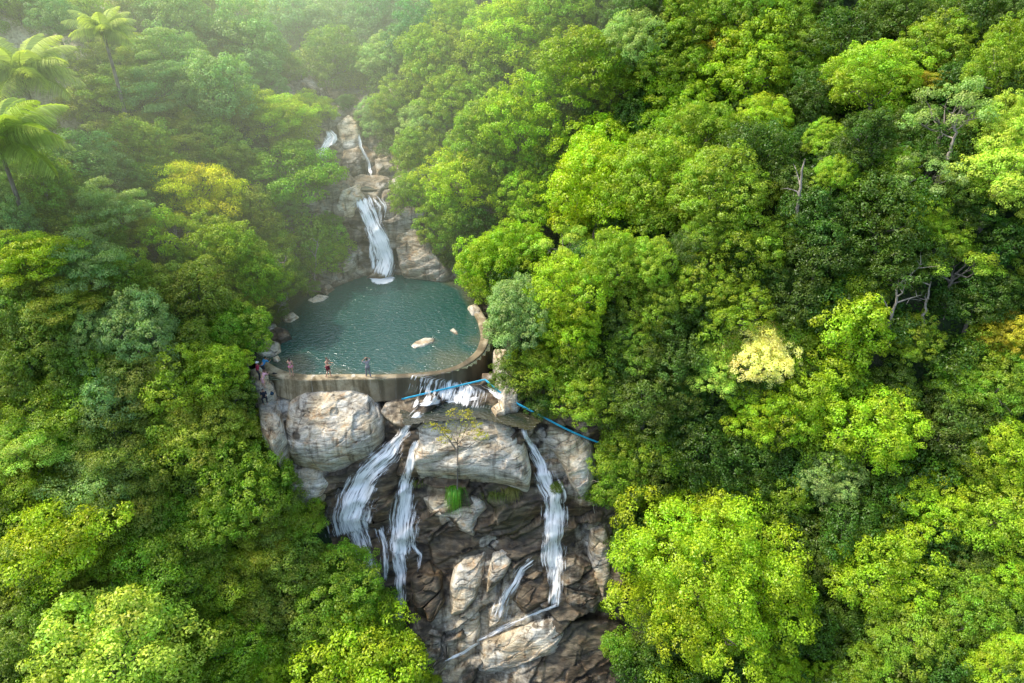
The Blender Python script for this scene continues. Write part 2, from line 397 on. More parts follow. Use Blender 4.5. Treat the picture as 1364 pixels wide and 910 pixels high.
def upbank(X, Y):
    xl = np.interp(Y, TY, TL)+2.5; xr = np.interp(Y, TY, TR)-1.8
    dl = np.clip(xl-X, 0, None); dr = np.clip(X-xr, 0, None)
    return .9*np.clip(dl, 0, 2.6)+.2*np.clip(dl-2.6, 0, None)+1.0*np.clip(dr, 0, 2.6)*sstep(66, 70, Y)+.15*np.clip(dr-2.6, 0, None)
up_me, up_P, up_crack = rock_sheet('stream_rocks', up_prof, -31, -1.5, .13, .5, 31, bankf=upbank)

# --- which zones of the cliff are wet and dark / mossy: discs given where they lie (photo point projected onto the sheet later)
def bvh_of(P, me):
    F = np.zeros(len(me.loops), dtype=np.int32); me.loops.foreach_get('vertex_index', F)
    return BVHTree.FromPolygons(P.tolist(), F.reshape(-1, 4).tolist())
bvhs = [bvh_of(cl_P, cl_me), bvh_of(up_P, up_me),
        bvh_of(np.stack([GX, GY, GZ], -1).reshape(-1, 3), tm)]
def hit(u, v, trees=None):
    d = ray(u, v); dn = Vector(d/np.linalg.norm(d)); best = None
    for b in (trees or bvhs):
        loc, nor, idx, dist = b.ray_cast(Vector(CAM), dn)
        if loc is not None and (best is None or dist < best[2]): best = (np.array(loc), np.array(nor), dist)
    if best and np.dot(best[1], dn) > 0: best = (best[0], -best[1], best[2])
    return best

def zones(P, discs):
    w = np.zeros(len(P))
    for (u, v, r, val) in discs:
        h = hit(u, v)
        if h is None: continue
        rw = r*h[2]/FPX*1.0
        d = np.linalg.norm(P-h[0], axis=1)
        k = 1-sstep(rw*.6, rw*1.15, d)
        w = np.where(k > 0, w*(1-k)+val*k, w)
    return w
wet_c = np.full(len(cl_P), .60)
wdisc = [(620, 690, 60, .9), (560, 610, 30, 1), (470, 680, 60, .9), (530, 700, 60, 1), (650, 700, 70, .95), (560, 760, 60, .9), (700, 620, 25, .8), (790, 640, 35, .1), (750, 600, 35, .12), (795, 730, 35, .35),
         (735, 700, 40, 1), (780, 770, 45, .6), (610, 850, 45, .15), (600, 690, 18, .15), (803, 720, 22, .1), (700, 850, 60, .3), (575, 905, 40, .2), (650, 722, 14, .1), (760, 860, 60, .75), (400, 600, 45, .1), (480, 530, 30, .2), (520, 550, 25, .45), (690, 545, 30, .85), (620, 545, 40, .9), (640, 780, 50, .45), (590, 660, 25, .3), (560, 860, 40, .6), (365, 560, 30, .2)]
for (u, v, r, val) in wdisc:
    h = hit(u, v, bvhs[:1])
    if h is None: continue
    rw = r*h[2]/FPX; k = 1-sstep(rw*.5, rw*1.2, np.linalg.norm(cl_P-h[0], axis=1)); wet_c = wet_c*(1-k)+val*k
add_attr(cl_me, 'crack', cl_crack); add_attr(cl_me, 'wet', wet_c)
add_attr(cl_me, 'moss', zones(cl_P, [(665, 665, 22, .7), (690, 700, 25, .5), (650, 548, 18, .5), (720, 575, 12, .3), (770, 840, 30, .3)]))
wet_u = np.full(len(up_P), .30)
for (u, v, r, val) in [(490, 300, 30, .8), (478, 330, 28, .8), (530, 345, 18, .7), (480, 200, 22, .6), (500, 225, 20, .6), (430, 210, 25, .6), (470, 310, 20, .5), (510, 270, 25, .35), (465, 340, 20, .25)]:
    h = hit(u, v, bvhs[1:2])
    if h is None: continue
    rw = r*h[2]/FPX; k = 1-sstep(rw*.5, rw*1.2, np.linalg.norm(up_P-h[0], axis=1)); wet_u = wet_u*(1-k)+val*k
wet_u = np.maximum(wet_u, .6*(1-sstep(.1, .5, up_P[:, 2]-.0)))
add_attr(up_me, 'crack', up_crack); add_attr(up_me, 'wet', wet_u); add_attr(up_me, 'moss', np.zeros(len(up_P)))
cliff = tag(link('cliff', cl_me, M_rock), kind='structure')
uprock = tag(link('stream_bed_rocks', up_me, rock_shader('grey_gorge_rock', .62, .1)), kind='structure')
print('rocks', time.time()-T0)

# ------------------------------------------------------------------ boulders: outline from the photo, put where it meets the rock behind, domed outwards
boulder_bvhs = []
def boulder(outline, height, label, mat, seed, lean=(0, -.75, .65), wet=(), base=.0, relief=.35, k=3.2, trees=None, zfix=None, name='boulder', sink=.7, lay=.0, dz=0):
    pts = []
    for (u, v) in outline:
        if zfix is not None: pts.append(at_z(u, v, zfix)); continue
        h = hit(u, v, trees); pts.append(h[0])
    pts = np.array(pts); pts[:, 2] += dz; c = pts.mean(0)
    n = np.array(lean, float); n /= np.linalg.norm(n)
    # rim smoothed as a closed curve in the plane across n
    m = len(pts); d = np.linalg.norm(np.roll(pts, -1, 0)-pts, axis=1); s = np.concatenate([[0], np.cumsum(d)])
    q = np.linspace(0, s[-1], 140, endpoint=False); cl = np.vstack([pts, pts[:1]])
    rim = np.stack([np.interp(q, s, cl[:, i]) for i in range(3)], -1)
    for _ in range(2): rim = (np.roll(rim, 1, 0)+2*rim+np.roll(rim, -1, 0))/4
    off = ((rim-c) @ n)[:, None]*n
    rim = rim-off*.55                                 # flatten towards the plane
    nr = 70; rho = np.linspace(0, 1, nr)
    W = rim[None]-c; P = c+W*(rho[:, None, None]**.9)
    hh = height*(1-rho**k)**(1/k)-sink*rho**6
    P = P+hh[:, None, None]*n
    # backward skirt so the block is solid
    back = P[-1]-n*(height*.6+1.2); P = np.concatenate([P, back[None]*.97+ (c-n*1.5)*.03], 0)
    f = P.reshape(-1, 3); dsp, crack = rock_relief(f, seed, relief*.95, mat is not M_rock)
    if lay:                                          # stepped bedding
        qz = -f[:, 0]*SA+f[:, 2]*CA+.35*fbm(f/1.6, 3, seed); fr = (qz/.8) % 1; dsp = dsp+lay*(fr-.5); crack = np.maximum(crack, (1-sstep(0, .05, fr))*.8)
    f = f+dsp[:, None]*n
    me = mesh_np(name, f, grid_faces(nr+1, 140, True), True)
    add_attr(me, 'crack', crack*.8)
    w = np.full(len(f), base)
    for (u, v, r, val) in wet:
        hc = c+0; dd = ray(u, v); t = ((c+n*height*.6-CAM) @ n)/(dd @ n); pt = CAM+dd*t
        rw = r*t/FPX; kk = 1-sstep(rw*.2, rw*1.5, np.linalg.norm(f-pt, axis=1)); w = w*(1-kk)+val*kk
    add_attr(me, 'wet', w); add_attr(me, 'moss', np.zeros(len(f)))
    if ((f[100*0+140*30+10]-c) @ n) < 0: pass
    o = tag(link(name, me, mat), label, 'boulder')
    F = np.zeros(len(me.loops), dtype=np.int32); me.loops.foreach_get('vertex_index', F)
    boulder_bvhs.append(BVHTree.FromPolygons(f.tolist(), F.reshape(-1, 4).tolist()))
    return o
CB = bvhs[:1]; UB = bvhs[1:2]
boulder([(382, 538), (400, 522), (440, 519), (478, 521), (504, 534), (515, 563), (510, 592), (492, 612), (466, 622), (440, 632), (415, 632), (392, 622), (378, 590)], 2.0,
        'huge rounded tan boulder with dark cracks below the left end of the dam', M_boulder, 51, wet=[(420, 560, 13, .75), (398, 580, 12, .8), (480, 620, 22, .6), (455, 625, 14, .5), (478, 570, 12, .45)], base=-.2, relief=.30, trees=CB, lean=(0, -.5, .86), dz=.45)
boulder([(386, 622), (410, 617), (432, 624), (440, 645), (432, 668), (412, 684), (394, 676), (382, 650)], 1.2,
        'smooth tan boulder left of the widest lower waterfall', M_boulder, 57, base=-.1, relief=.16, wet=[(436, 665, 12, .9)], trees=CB)
boulder([(553, 566), (580, 556), (618, 553), (660, 556), (688, 570), (702, 600), (708, 635), (704, 662), (676, 650), (640, 648), (600, 642), (560, 645), (549, 625), (552, 595)], 1.7,
        'broad grey white rock slab behind the thin yellowish tree', M_boulder, 63, base=-.35, relief=.30, wet=[(600, 648, 20, .4), (560, 560, 8, .4)], trees=CB, k=4.5, lean=(.05, -.55, .83), dz=.4)
boulder([(704, 566), (735, 562), (765, 572), (790, 592), (794, 620), (790, 650), (778, 668), (762, 648), (750, 622), (735, 600), (716, 586)], 1.1,
        'grey brown rock slab right of the thin lower waterfall', M_boulder, 71, base=.12, relief=.30, trees=CB, wet=[(725, 600, 14, .6)], lean=(-.2, -.7, .7))
boulder([(604, 755), (620, 738), (650, 731), (647, 760), (634, 798), (618, 818), (600, 822), (597, 788)], .7,
        'pale cream rock left of the dark seam at the middle of the lower falls', M_boulder, 77, base=-.1, relief=.38, wet=[(640, 790, 12, .7)], trees=CB, k=6)
boulder([(656, 736), (668, 729), (678, 732), (684, 744), (672, 768), (656, 784), (648, 790), (650, 760)], .75,
        'pale cream rounded rock right of the dark seam at the middle of the lower falls', M_boulder, 78, base=0, relief=.3, wet=[(655, 780, 10, .7)], trees=CB, k=5)
boulder([(606, 828), (630, 806), (640, 812), (642, 838), (636, 862), (612, 872), (598, 856)], .55,
        'brown rock streaked tan beneath the pale cream one', M_boulder, 79, base=.3, relief=.45, trees=CB, k=5)
boulder([(648, 808), (672, 796), (676, 810), (664, 832), (650, 838)], .45,
        'small tan rock left of the thin veil of water', M_boulder, 80, base=.25, relief=.35, trees=CB, k=5)
boulder([(786, 700), (806, 690), (816, 720), (814, 770), (804, 800), (790, 780), (782, 740)], .8,
        'light grey rock slab at the right edge of the rock face', M_boulder, 81, base=.25, relief=.4, trees=CB, k=5)
boulder([(548, 838), (575, 828), (596, 842), (600, 880), (585, 905), (556, 900), (542, 870)], .7,
        'dark brown layered rock at the lower left foot of the rock face', M_rock, 82, base=.45, relief=.5, trees=CB, k=5)
boulder([(638, 854), (680, 838), (715, 824), (742, 820), (756, 846), (742, 870), (700, 886), (660, 897), (636, 893)], .6,
        'tan layered slab under the foam line at the foot of the rock face', M_boulder, 83, base=-.05, relief=.25, trees=CB, lay=.15, k=5)
boulder([(562, 662), (600, 655), (640, 660), (650, 676), (636, 690), (632, 715), (612, 706), (596, 690), (572, 686)], .6,
        'broken grey block with white faces under the hanging grass', M_boulder, 89, base=.25, relief=.35, trees=CB, wet=[(600, 710, 18, .8)], k=5)
boulder([(548, 765), (572, 745), (590, 760), (594, 800), (575, 830), (550, 820)], 1.1,
        'black wet boulder beside the foot of the middle waterfall', M_rock, 97, base=1.0, relief=.5, trees=CB)
boulder([(740, 740), (775, 735), (800, 752), (806, 790), (790, 815), (755, 806), (742, 775)], 1.2,
        'dark grey angular boulder right of the lower right waterfall', M_rock, 101, base=.55, relief=.6, trees=CB)
boulder([(498, 598), (520, 592), (536, 612), (534, 650), (522, 690), (500, 700), (490, 670), (492, 630)], 1.0,
        'dark rock splitting the two left waterfalls', M_rock, 107, base=1.0, relief=.5, trees=CB)
boulder([(690, 768), (715, 756), (735, 770), (735, 800), (700, 818), (680, 800)], .6,
        'rusty brown wet rock under the right waterfall ledge', M_rock, 113, base=.7, relief=.4, trees=CB)
# gorge above the pool
M_gslab = rock_shader('light_grey_slab', .85, -.1)
boulder([(516, 238), (540, 236), (552, 262), (562, 300), (585, 340), (606, 366), (600, 384), (570, 378), (540, 374), (528, 340), (524, 300), (516, 268)], 1.2,
        'long light grey rock slab sloping to the pool right of the upper waterfall', M_gslab, 121, base=-.15, relief=.40, trees=UB, lay=.28, lean=(-.45, -.6, .6), k=4)
boulder([(444, 335), (462, 328), (476, 340), (476, 362), (458, 368), (442, 360)], .7, 'brown block at the pool edge left of the upper waterfall', M_gslab, 127, base=.35, relief=.3, trees=UB)
boulder([(452, 252), (480, 246), (488, 262), (472, 290), (452, 300), (444, 280)], .7, 'warm tan rock beside the left lip of the upper waterfall', M_boulder, 131, base=0, relief=.3, trees=UB)
boulder([(448, 168), (466, 156), (480, 165), (482, 190), (468, 205), (452, 196)], .8, 'rounded tan rock between the two topmost cascades', M_boulder, 137, base=.05, relief=.25, trees=UB)
boulder([(456, 200), (480, 196), (492, 215), (488, 232), (464, 236), (450, 222)], .7, 'dark brown rock under the topmost cascades', M_gslab, 139, base=.5, relief=.4, trees=UB)
boulder([(498, 212), (520, 208), (528, 224), (516, 236), (500, 234)], .6, 'small grey boulder right of the little upper pool', M_gslab, 149, base=.2, relief=.25, trees=UB)
boulder([(446, 142), (480, 136), (500, 146), (495, 158), (465, 158), (446, 156)], .5, 'flat ledge of rock closing the top of the stream', M_gslab, 151, base=.3, relief=.3, trees=UB)
# around the pool
up = (0, -.25, 1)
SH = lambda o, h, lab, sd, b=.1, rl=.25, z=-.1: boulder(o, h, lab, M_boulder, sd, lean=up, base=b, relief=rl, zfix=z, k=2.6, sink=.35)
SH([(343, 462), (358, 456), (374, 459), (376, 470), (366, 478), (350, 478), (340, 472)], .55, 'flat tan boulder at the left shore of the pool', 161)
SH([(356, 448), (370, 441), (386, 444), (390, 453), (376, 460), (360, 458)], .8, 'dark angular boulder jutting into the pool from the left shore', 163, .75)
SH([(348, 446), (358, 436), (370, 436), (372, 444), (358, 452)], .7, 'grey boulder behind the dark one on the left shore', 165, .4)
SH([(363, 478), (372, 475), (375, 481), (370, 485), (363, 483)], .35, 'small round stone in the shallows at the left of the dam', 167, 0, .08)
SH([(544, 462), (552, 456), (568, 451), (581, 452), (580, 457), (566, 463), (550, 467)], .30, 'long pale rock rising out of the pool water', 169, -.3, .07, -.05)
SH([(598, 441), (603, 438), (609, 442), (612, 447), (607, 447)], .22, 'thin pale rock in the pool near its right rim', 171, 0, .05, -.05)
SH([(405, 402), (425, 394), (440, 396), (432, 403), (412, 408)], .4, 'flat shelf of rock under the trees at the pool left shore', 173, .2)
SH([(376, 424), (392, 418), (400, 424), (388, 432), (376, 432)], .4, 'low brown rock on the left shore under the roots', 175, .3)
SH([(622, 412), (634, 408), (644, 416), (640, 424), (628, 422)], .5, 'pale boulder where the curved dam meets the right bank', 177, .1)
SH([(655, 480), (672, 478), (690, 495), (700, 520), (690, 545), (670, 548), (658, 520)], 2.0, 'tall grey boulder against the right end of the dam', 179, .25, .4, -1.8)
SH([(653, 545), (664, 538), (678, 545), (674, 553), (660, 556)], .45, 'small broken concrete coloured block in the shelf pool', 181, -.1, .1, -2.2)
SH([(332, 500), (350, 494), (364, 502), (366, 520), (350, 530), (334, 522)], 1.0, 'grey bank rock under the group at the left of the dam', 183, .2, .3, -.7)
SH([(345, 545), (362, 534), (376, 545), (380, 580), (365, 600), (348, 580)], 1.4, 'grey boulder on the left bank beside the huge tan one', 185, .3, .4, -3)

SOLID = bvhs+boulder_bvhs
print('boulders', time.time()-T0)

# ------------------------------------------------------------------ the pools
def water_sheet(name, outline, z, mat, step=.35, foam=(), shallow_pts=(), sh_r=1.6):
    poly = np.array([at_z(u, v, z)[:2] for (u, v) in outline])
    x0, y0 = poly.min(0)-.5; x1, y1 = poly.max(0)+.5
    xs = np.arange(x0, x1, step); ys = np.arange(y0, y1, step); X, Y = np.meshgrid(xs, ys, indexing='ij'); P = np.stack([X.ravel(), Y.ravel()], -1)
    ins = np.zeros(len(P), bool); dist = np.full(len(P), 1e9)
    for a, b in zip(poly, np.roll(poly, -1, 0)):
        cnd = ((a[1] > P[:, 1]) != (b[1] > P[:, 1])) & (P[:, 0] < (b[0]-a[0])*(P[:, 1]-a[1])/(b[1]-a[1]+1e-12)+a[0]); ins ^= cnd
        ab = b-a; t = np.clip(((P-a) @ ab)/(ab @ ab), 0, 1); dist = np.minimum(dist, np.linalg.norm(P-a-t[:, None]*ab, axis=1))
    keep = ins | (dist < step*1.3)
    F = grid_faces(len(xs), len(ys)); F = F[keep[F].all(1)][:, ::-1]
    me = mesh_np(name, np.concatenate([P, np.full((len(P), 1), z)], 1), F)
    sd = np.where(ins, dist, 0); sh = (1-sstep(0.1, sh_r, sd))*.75
    for (u, v, r, val) in shallow_pts:
        c = at_z(u, v, z)[:2]; k = 1-sstep(0, r*1.25, np.linalg.norm(P-c, axis=1)*(1+.35*fbm(np.concatenate([P/1.3, P[:, :1]*0], 1), 3, 8))); sh = np.maximum(sh, val*k)
    fo = np.zeros(len(P))
    for (u, v, r, val) in foam:
        c = at_z(u, v, z)[:2]; fo = np.maximum(fo, val*(1-sstep(r*.25, r, np.linalg.norm(P-c, axis=1))))
    add_attr(me, 'shallow', sh); add_attr(me, 'foam', fo)
    return tag(link(name, me, mat), kind='structure')
water_sheet('pool_water', [(352, 505), (340, 470), (360, 432), (395, 400), (425, 380), (450, 362), (480, 352), (540, 355), (580, 366), (620, 385), (634, 408), (646, 425), (650, 450), (645, 470), (628, 486), (600, 494), (560, 500), (500, 503), (440, 505), (392, 503)], 0.0, M_pool,
            foam=[(510, 372, 1.9, 1.0), (504, 368, 1.6, .9)], shallow_pts=[(385, 488, 3.2, .8), (600, 480, 3.5, .75), (635, 455, 2.2, .6), (450, 497, 2, .6), (540, 495, 2, .65), (575, 455, 1.5, .45), (600, 455, 2, .35)])
water_sheet('small_pool_water', [(455, 246), (470, 238), (490, 234), (515, 234), (526, 240), (520, 249), (500, 253), (474, 253)], 7.95, mat_pool((.02, .05, .035), (.10, .08, .04)), step=.2, foam=[(494, 236, .5, .8)])
water_sheet('shelf_water', [(535, 545), (560, 530), (600, 520), (640, 515), (655, 530), (690, 545), (720, 560), (705, 572), (680, 566), (640, 556), (600, 558), (560, 562), (540, 566)], -2.2, mat_pool((.012, .02, .010), (.05, .045, .02)), step=.2,
            foam=[(600, 533, 1.0, .42), (630, 530, 1.0, .42), (575, 538, 1.2, .42), (560, 552, 1, .45), (665, 528, .8, .4)])

# ------------------------------------------------------------------ dam
crest_px = [(350, 486), (366, 496), (384, 502), (410, 504), (440, 503), (480, 502), (520, 500), (560, 498), (595, 493), (622, 483), (640, 468), (647, 448), (643, 428), (634, 412)]
cr = np.array([at_z(u, v, .12)[:2] for (u, v) in crest_px]); dd = np.concatenate([[0], np.cumsum(np.linalg.norm(np.diff(cr, axis=0), axis=1))])
N = 260; qq = np.linspace(0, dd[-1], N); C2 = np.stack([np.interp(qq, dd, cr[:, 0]), np.interp(qq, dd, cr[:, 1])], -1)
for _ in range(60):
    C2[1:-1] = (C2[:-2]+2*C2[1:-1]+C2[2:])/4
tg = np.gradient(C2, axis=0); tg /= np.linalg.norm(tg, axis=1)[:, None]; out = np.stack([tg[:, 1], -tg[:, 0]], -1)   # downstream side
fr = qq/dd[-1]
topz = np.interp(fr, [0, .30, .36, .60, .66, 1], [.20, .16, .05, .02, .10, .22])
width = np.interp(fr, [0, .3, .4, .62, .72, .9, 1], [.95, .8, .62, .55, .7, .9, .8])
footz = np.interp(fr, [0, .08, .2, .5, .7, .8, 1], [-.8, -1.5, -1.8, -2.0, -2.3, -1.6, -1.3])
rings = []
nz = 12
sect = [(-1, -1.6, 0)]+[(-1, 0, 0), (-.96, 0, 1)]+[(a, 0, 2) for a in (-.5, 0., .5)]+[(.93, 0, 1)]+[(1.0+.05*j, j/nz, 3) for j in range(nz+1)]
V = []
for i in range(N):
    for (a, b, k) in sect:
        w = width[i]/2
        if k == 0: z = topz[i]-.06 if b == 0 else b
        elif k == 1 or k == 2: z = topz[i]
        else: z = topz[i]-.05+(footz[i]-topz[i])*b
        off = a*w if k != 3 else w*1.0+.12*(a-1)*4*b
        V.append([C2[i, 0]+out[i, 0]*off, C2[i, 1]+out[i, 1]*off, z])
V = np.array(V); nrm = fbm(V/1.1, 4, 5)*.05
V[:, 2] += np.where(V[:, 2] > -.3, nrm*.6, 0); sidx = np.tile(np.arange(len(sect)), N)
V[:, 1] += np.where(sidx > 7, nrm, 0)
dme = mesh_np('dam', V, grid_faces(N, len(sect)), False)
fi = np.repeat(fr, len(sect))
wet = np.interp(fi, [0, .22, .34, .45, .62, .7, .8, 1], [.0, .05, .35, .8, .95, .75, .35, .05])
wet = np.where(sidx > 7, wet+.12*((sidx-7)/nz), wet*.8)
add_attr(dme, 'wet', wet)
dam = tag(link('dam', dme, M_conc), 'curved stained concrete dam wall holding the green pool above the cliff', 'dam')
def bvh_me(me, V):
    F = np.zeros(len(me.loops), dtype=np.int32); me.loops.foreach_get('vertex_index', F); return BVHTree.FromPolygons(V.tolist(), F.reshape(-1, 4).tolist())
dam_bvh = bvh_me(dme, V); SOLID.append(dam_bvh)
mb = MB(); h = hit(545, 522); p = h[0]
mb.tube([p+np.array([0, .1, 0]), p+np.array([0, -.28, -.04])], .15, 14, False); mb.tube([p+np.array([0, -.28, -.04]), p+np.array([0, .1, 0])], .12, 14, False)
mb.tube([p+np.array([0, .05, 0]), p+np.array([0, -.12, 0])], .12, 14, True)
mb.build('drain_pipe', mat_simple('black_pipe', (.02, .02, .02), .6), dam, True)

# ------------------------------------------------------------------ falling water
def strip(name, path, label, push=.16, dens=.10, uvw=1.0, seed=0):
    P = np.array(path, float); s = np.concatenate([[0], np.cumsum(np.linalg.norm(np.diff(P[:, :2], axis=0), axis=1))])
    n = max(6, int(s[-1]/2.2)); q = np.linspace(0, s[-1], n); L = np.stack([np.interp(q, s, P[:, i]) for i in range(3)], -1)
    L[:, 0] += 1.2*np.array([vnoise(np.array([[t/14, seed, 0.5]]))[0] for t in q])
    tgt = np.gradient(L[:, :2], axis=0); tgt /= np.linalg.norm(tgt, axis=1)[:, None]; nn = np.stack([-tgt[:, 1], tgt[:, 0]], -1)
    L[:, 2] *= 1+.35*np.array([vnoise(np.array([[t/9, seed+.5, 2.5]]))[0] for t in q])
    nc = 21; W = []
    for i in range(n):
        for j in range(nc):
            a = (j/(nc-1)-.5)*2; u, v = L[i, :2]+nn[i]*a*L[i, 2]*1.4; h = hit(u, v, SOLID)
            W.append(h[0] if h else W[-1])
    W = np.array(W).reshape(n, nc, 3)
    D = W-CAM; dep = np.linalg.norm(D, axis=-1)
    for _ in range(14):                                # free-falling water bridges hollows: keep the nearer surface, smooth along the fall
        sm = dep.copy(); sm[1:-1] = (dep[:-2]+dep[1:-1]*2+dep[2:])/4; dep = np.minimum(dep, sm)
    for _ in range(2):
        sm = dep.copy(); sm[:, 1:-1] = (dep[:, :-2]+dep[:, 1:-1]*2+dep[:, 2:])/4; dep = np.minimum(dep, sm)
    crv = (1-np.linspace(-1, 1, nc)**2)*.12
    W = CAM+D/np.linalg.norm(D, axis=-1)[..., None]*(dep-push-crv[None])[..., None]
    W += .03*np.stack([fbm(W.reshape(-1, 3)/.4, 3, 90).reshape(n, nc)]*3, -1)
    me = mesh_np(name, W, grid_faces(n, nc), True)
    along = np.concatenate([[0], np.cumsum(np.linalg.norm(np.diff(W[:, nc//2], axis=0), axis=1))])
    wid = np.linalg.norm(W[:, -1]-W[:, 0], axis=1)
    uvl = me.uv_layers.new(name='UVMap'); uv = np.zeros((n*nc, 2)); uv[:, 0] = (np.linspace(-.5, .5, nc)[None]*wid[:, None]).ravel()+seed*3.7; uv[:, 1] = np.repeat(along, nc)
    F = np.zeros(len(me.loops), dtype=np.int32); me.loops.foreach_get('vertex_index', F); uvl.data.foreach_set('uv', uv[F].astype(np.float32).ravel())
    e = 1-np.abs(np.linspace(-1, 1, nc)); e = np.minimum(e*1.25, 1)[None]*np.minimum(np.minimum(np.arange(n)/3, (n-1-np.arange(n))/2.5), 1)[:, None]
    add_attr(me, 'edge', (e*dens/.10).ravel()*1.0)
    return tag(link(name, me, M_fall), label, 'waterfall', kind='structure')
FW = 'waterfall'
strip(FW, [(482, 262, 9), (490, 285, 11), (498, 305, 11), (508, 325, 12), (514, 345, 12), (508, 370, 12)], 'main upper waterfall dropping into the pool', seed=1, push=.3, dens=.13)
strip(FW, [(492, 292, 2.5), (494, 320, 3), (497, 362, 3.5)], None, seed=2, dens=.11)
strip(FW, [(500, 262, 9), (510, 275, 8), (506, 300, 5)], None, seed=21, dens=.055)
strip(FW, [(478, 176, 2), (480, 195, 2.2), (491, 215, 2.2), (494, 236, 2.5)], None, seed=3, dens=.11)
strip(FW, [(436, 172, 3), (443, 183, 7), (434, 195, 6), (428, 213, 8)], None, seed=4, dens=.14)
strip(FW, [(607, 505, 40), (604, 520, 42), (598, 537, 44)], None, seed=23, dens=.085, push=.12)
# spill over the dam's right half and across the shelf
for k, (a, b, w) in enumerate([((588, 512), (586, 532), 5), ((601, 510), (600, 534), 4), ((614, 512), (618, 533), 4), ((628, 514), (634, 530), 3), ((648, 515), (672, 532), 3.5), ((574, 524), (566, 540), 4), ((560, 530), (550, 545), 4), ((606, 522), (612, 538), 7), ((582, 524), (578, 540), 6), ((556, 540), (590, 536), 3), ((590, 537), (640, 530), 3)]):
    strip(FW, [(*a, w*.8), ((a[0]+b[0])/2, (a[1]+b[1])/2, w), (*b, w*1.3)], None, seed=30+k, dens=.115, push=.1)
strip(FW, [(562, 548, 7), (548, 562, 6), (534, 582, 8), (520, 605, 11), (500, 622, 13), (484, 640, 17), (472, 665, 26), (465, 690, 27), (470, 712, 24)], 'wide left lower waterfall fanning over the dark rock', seed=5, push=.25, dens=.112)
strip(FW, [(556, 585, 5), (548, 600, 5.5), (545, 625, 7), (541, 650, 9), (538, 675, 14), (536, 700, 19), (535, 722, 18), (533, 742, 14)], 'middle lower waterfall beside the pale slab', seed=6, push=.25, dens=.115)
strip(FW, [(537, 695, 14), (530, 735, 11), (534, 775, 8), (534, 800, 7), (528, 840, 6)], None, seed=7, dens=.105)
strip(FW, [(545, 718, 8), (560, 740, 4), (556, 765, 3)], None, seed=71, dens=.08)
strip(FW, [(466, 680, 18), (480, 722, 12), (494, 760, 8), (498, 785, 7)], None, seed=8, dens=.10)
strip(FW, [(505, 700, 8), (512, 730, 5), (512, 775, 4)], None, seed=81, dens=.085)
strip(FW, [(695, 568, 3), (700, 582, 3), (712, 600, 5.5), (722, 622, 8), (731, 648, 11), (738, 660, 14), (738, 690, 14), (737, 715, 13), (736, 742, 16), (736, 758, 14)], 'right lower waterfall dropping straight beside the overhang', seed=9, push=.3, dens=.118)
strip(FW, [(737, 722, 12), (742, 755, 11), (740, 790, 8), (738, 808, 8)], None, seed=10, dens=.095)
strip(FW, [(712, 744, 5), (694, 758, 7), (686, 775, 8), (674, 800, 11), (666, 826, 9)], None, seed=11, dens=.078)
strip(FW, [(746, 805, 2), (720, 814, 2), (690, 828, 3), (660, 842, 3.5), (632, 856, 2.5)], None, seed=12, dens=.085)
strip(FW, [(640, 855, 2.5), (615, 870, 2.5), (592, 882, 3)], None, seed=13, dens=.09)
print('water', time.time()-T0)

# ------------------------------------------------------------------ blue hose
def pts_on(path, lift):
    o = []
    for (u, v) in path:
        h = hit(u, v, SOLID); o.append(h[0]+np.array([0, -.25, lift]))
    return np.array(o)
pa = pts_on([(536, 533), (560, 527), (590, 520), (620, 513), (646, 507)], .25)
pb = pts_on([(646, 507), (664, 524), (690, 541), (720, 555), (750, 572), (790, 589), (830, 602), (870, 612), (925, 629)], .3)
def resamp(P, n, sm):
    s = np.concatenate([[0], np.cumsum(np.linalg.norm(np.diff(P, axis=0), axis=1))]); q = np.linspace(0, s[-1], n); o = np.stack([np.interp(q, s, P[:, i]) for i in range(3)], -1)
    for _ in range(sm): o[1:-1] = (o[:-2]+2*o[1:-1]+o[2:])/4
    return o
pa = resamp(pa, 24, 30); pb = resamp(pb, 50, 12)
hp = np.concatenate([pa, pb[1:]]); mb = MB(); mb.tube(hp, .072, 10); mb.tube(hp+np.array([.02, -.1, .12]), .035, 8)
M_hose = mat_simple('blue_plastic', (.03, .42, .62), .4, .2, 2, .5)
hose = tag(mb.build('hose', M_hose), 'bright blue plastic hose running below the dam and off to the right', 'hose')

# ------------------------------------------------------------------ foliage prototypes
def fib(n, zmin=-1.0, jit=.15, g=rng):
    i = np.arange(n)+.5; z = 1-(1-zmin)*i/n; th = i*2.399963+g.uniform(0, 6.28); r = np.sqrt(np.clip(1-z*z, 0, 1))
    d = np.stack([r*np.cos(th), r*np.sin(th), z], -1)+g.normal(0, jit, (n, 3)); return d/np.linalg.norm(d, axis=1)[:, None]
def leaves(C, N, size, tint, g, flat=.42, aspect=.55):
    """rhombic leaf sprigs at C with outward normals N"""
    n = len(C); nn = N+g.normal(0, flat, (n, 3)); nn /= np.linalg.norm(nn, axis=1)[:, None]
    t = np.cross(nn, g.normal(0, 1, (n, 3))); t /= np.linalg.norm(t, axis=1)[:, None]; b = np.cross(nn, t)
    s = (size*g.uniform(.6, 1.35, n))[:, None]
    V = np.stack([C+t*s*.6, C+b*s*aspect*.6+nn*s*.10, C-t*s*.6, C-b*s*aspect*.6+nn*s*.10], 1).reshape(-1, 3)
    return V, np.arange(n*4).reshape(-1, 4), np.repeat(tint, 4, axis=0)
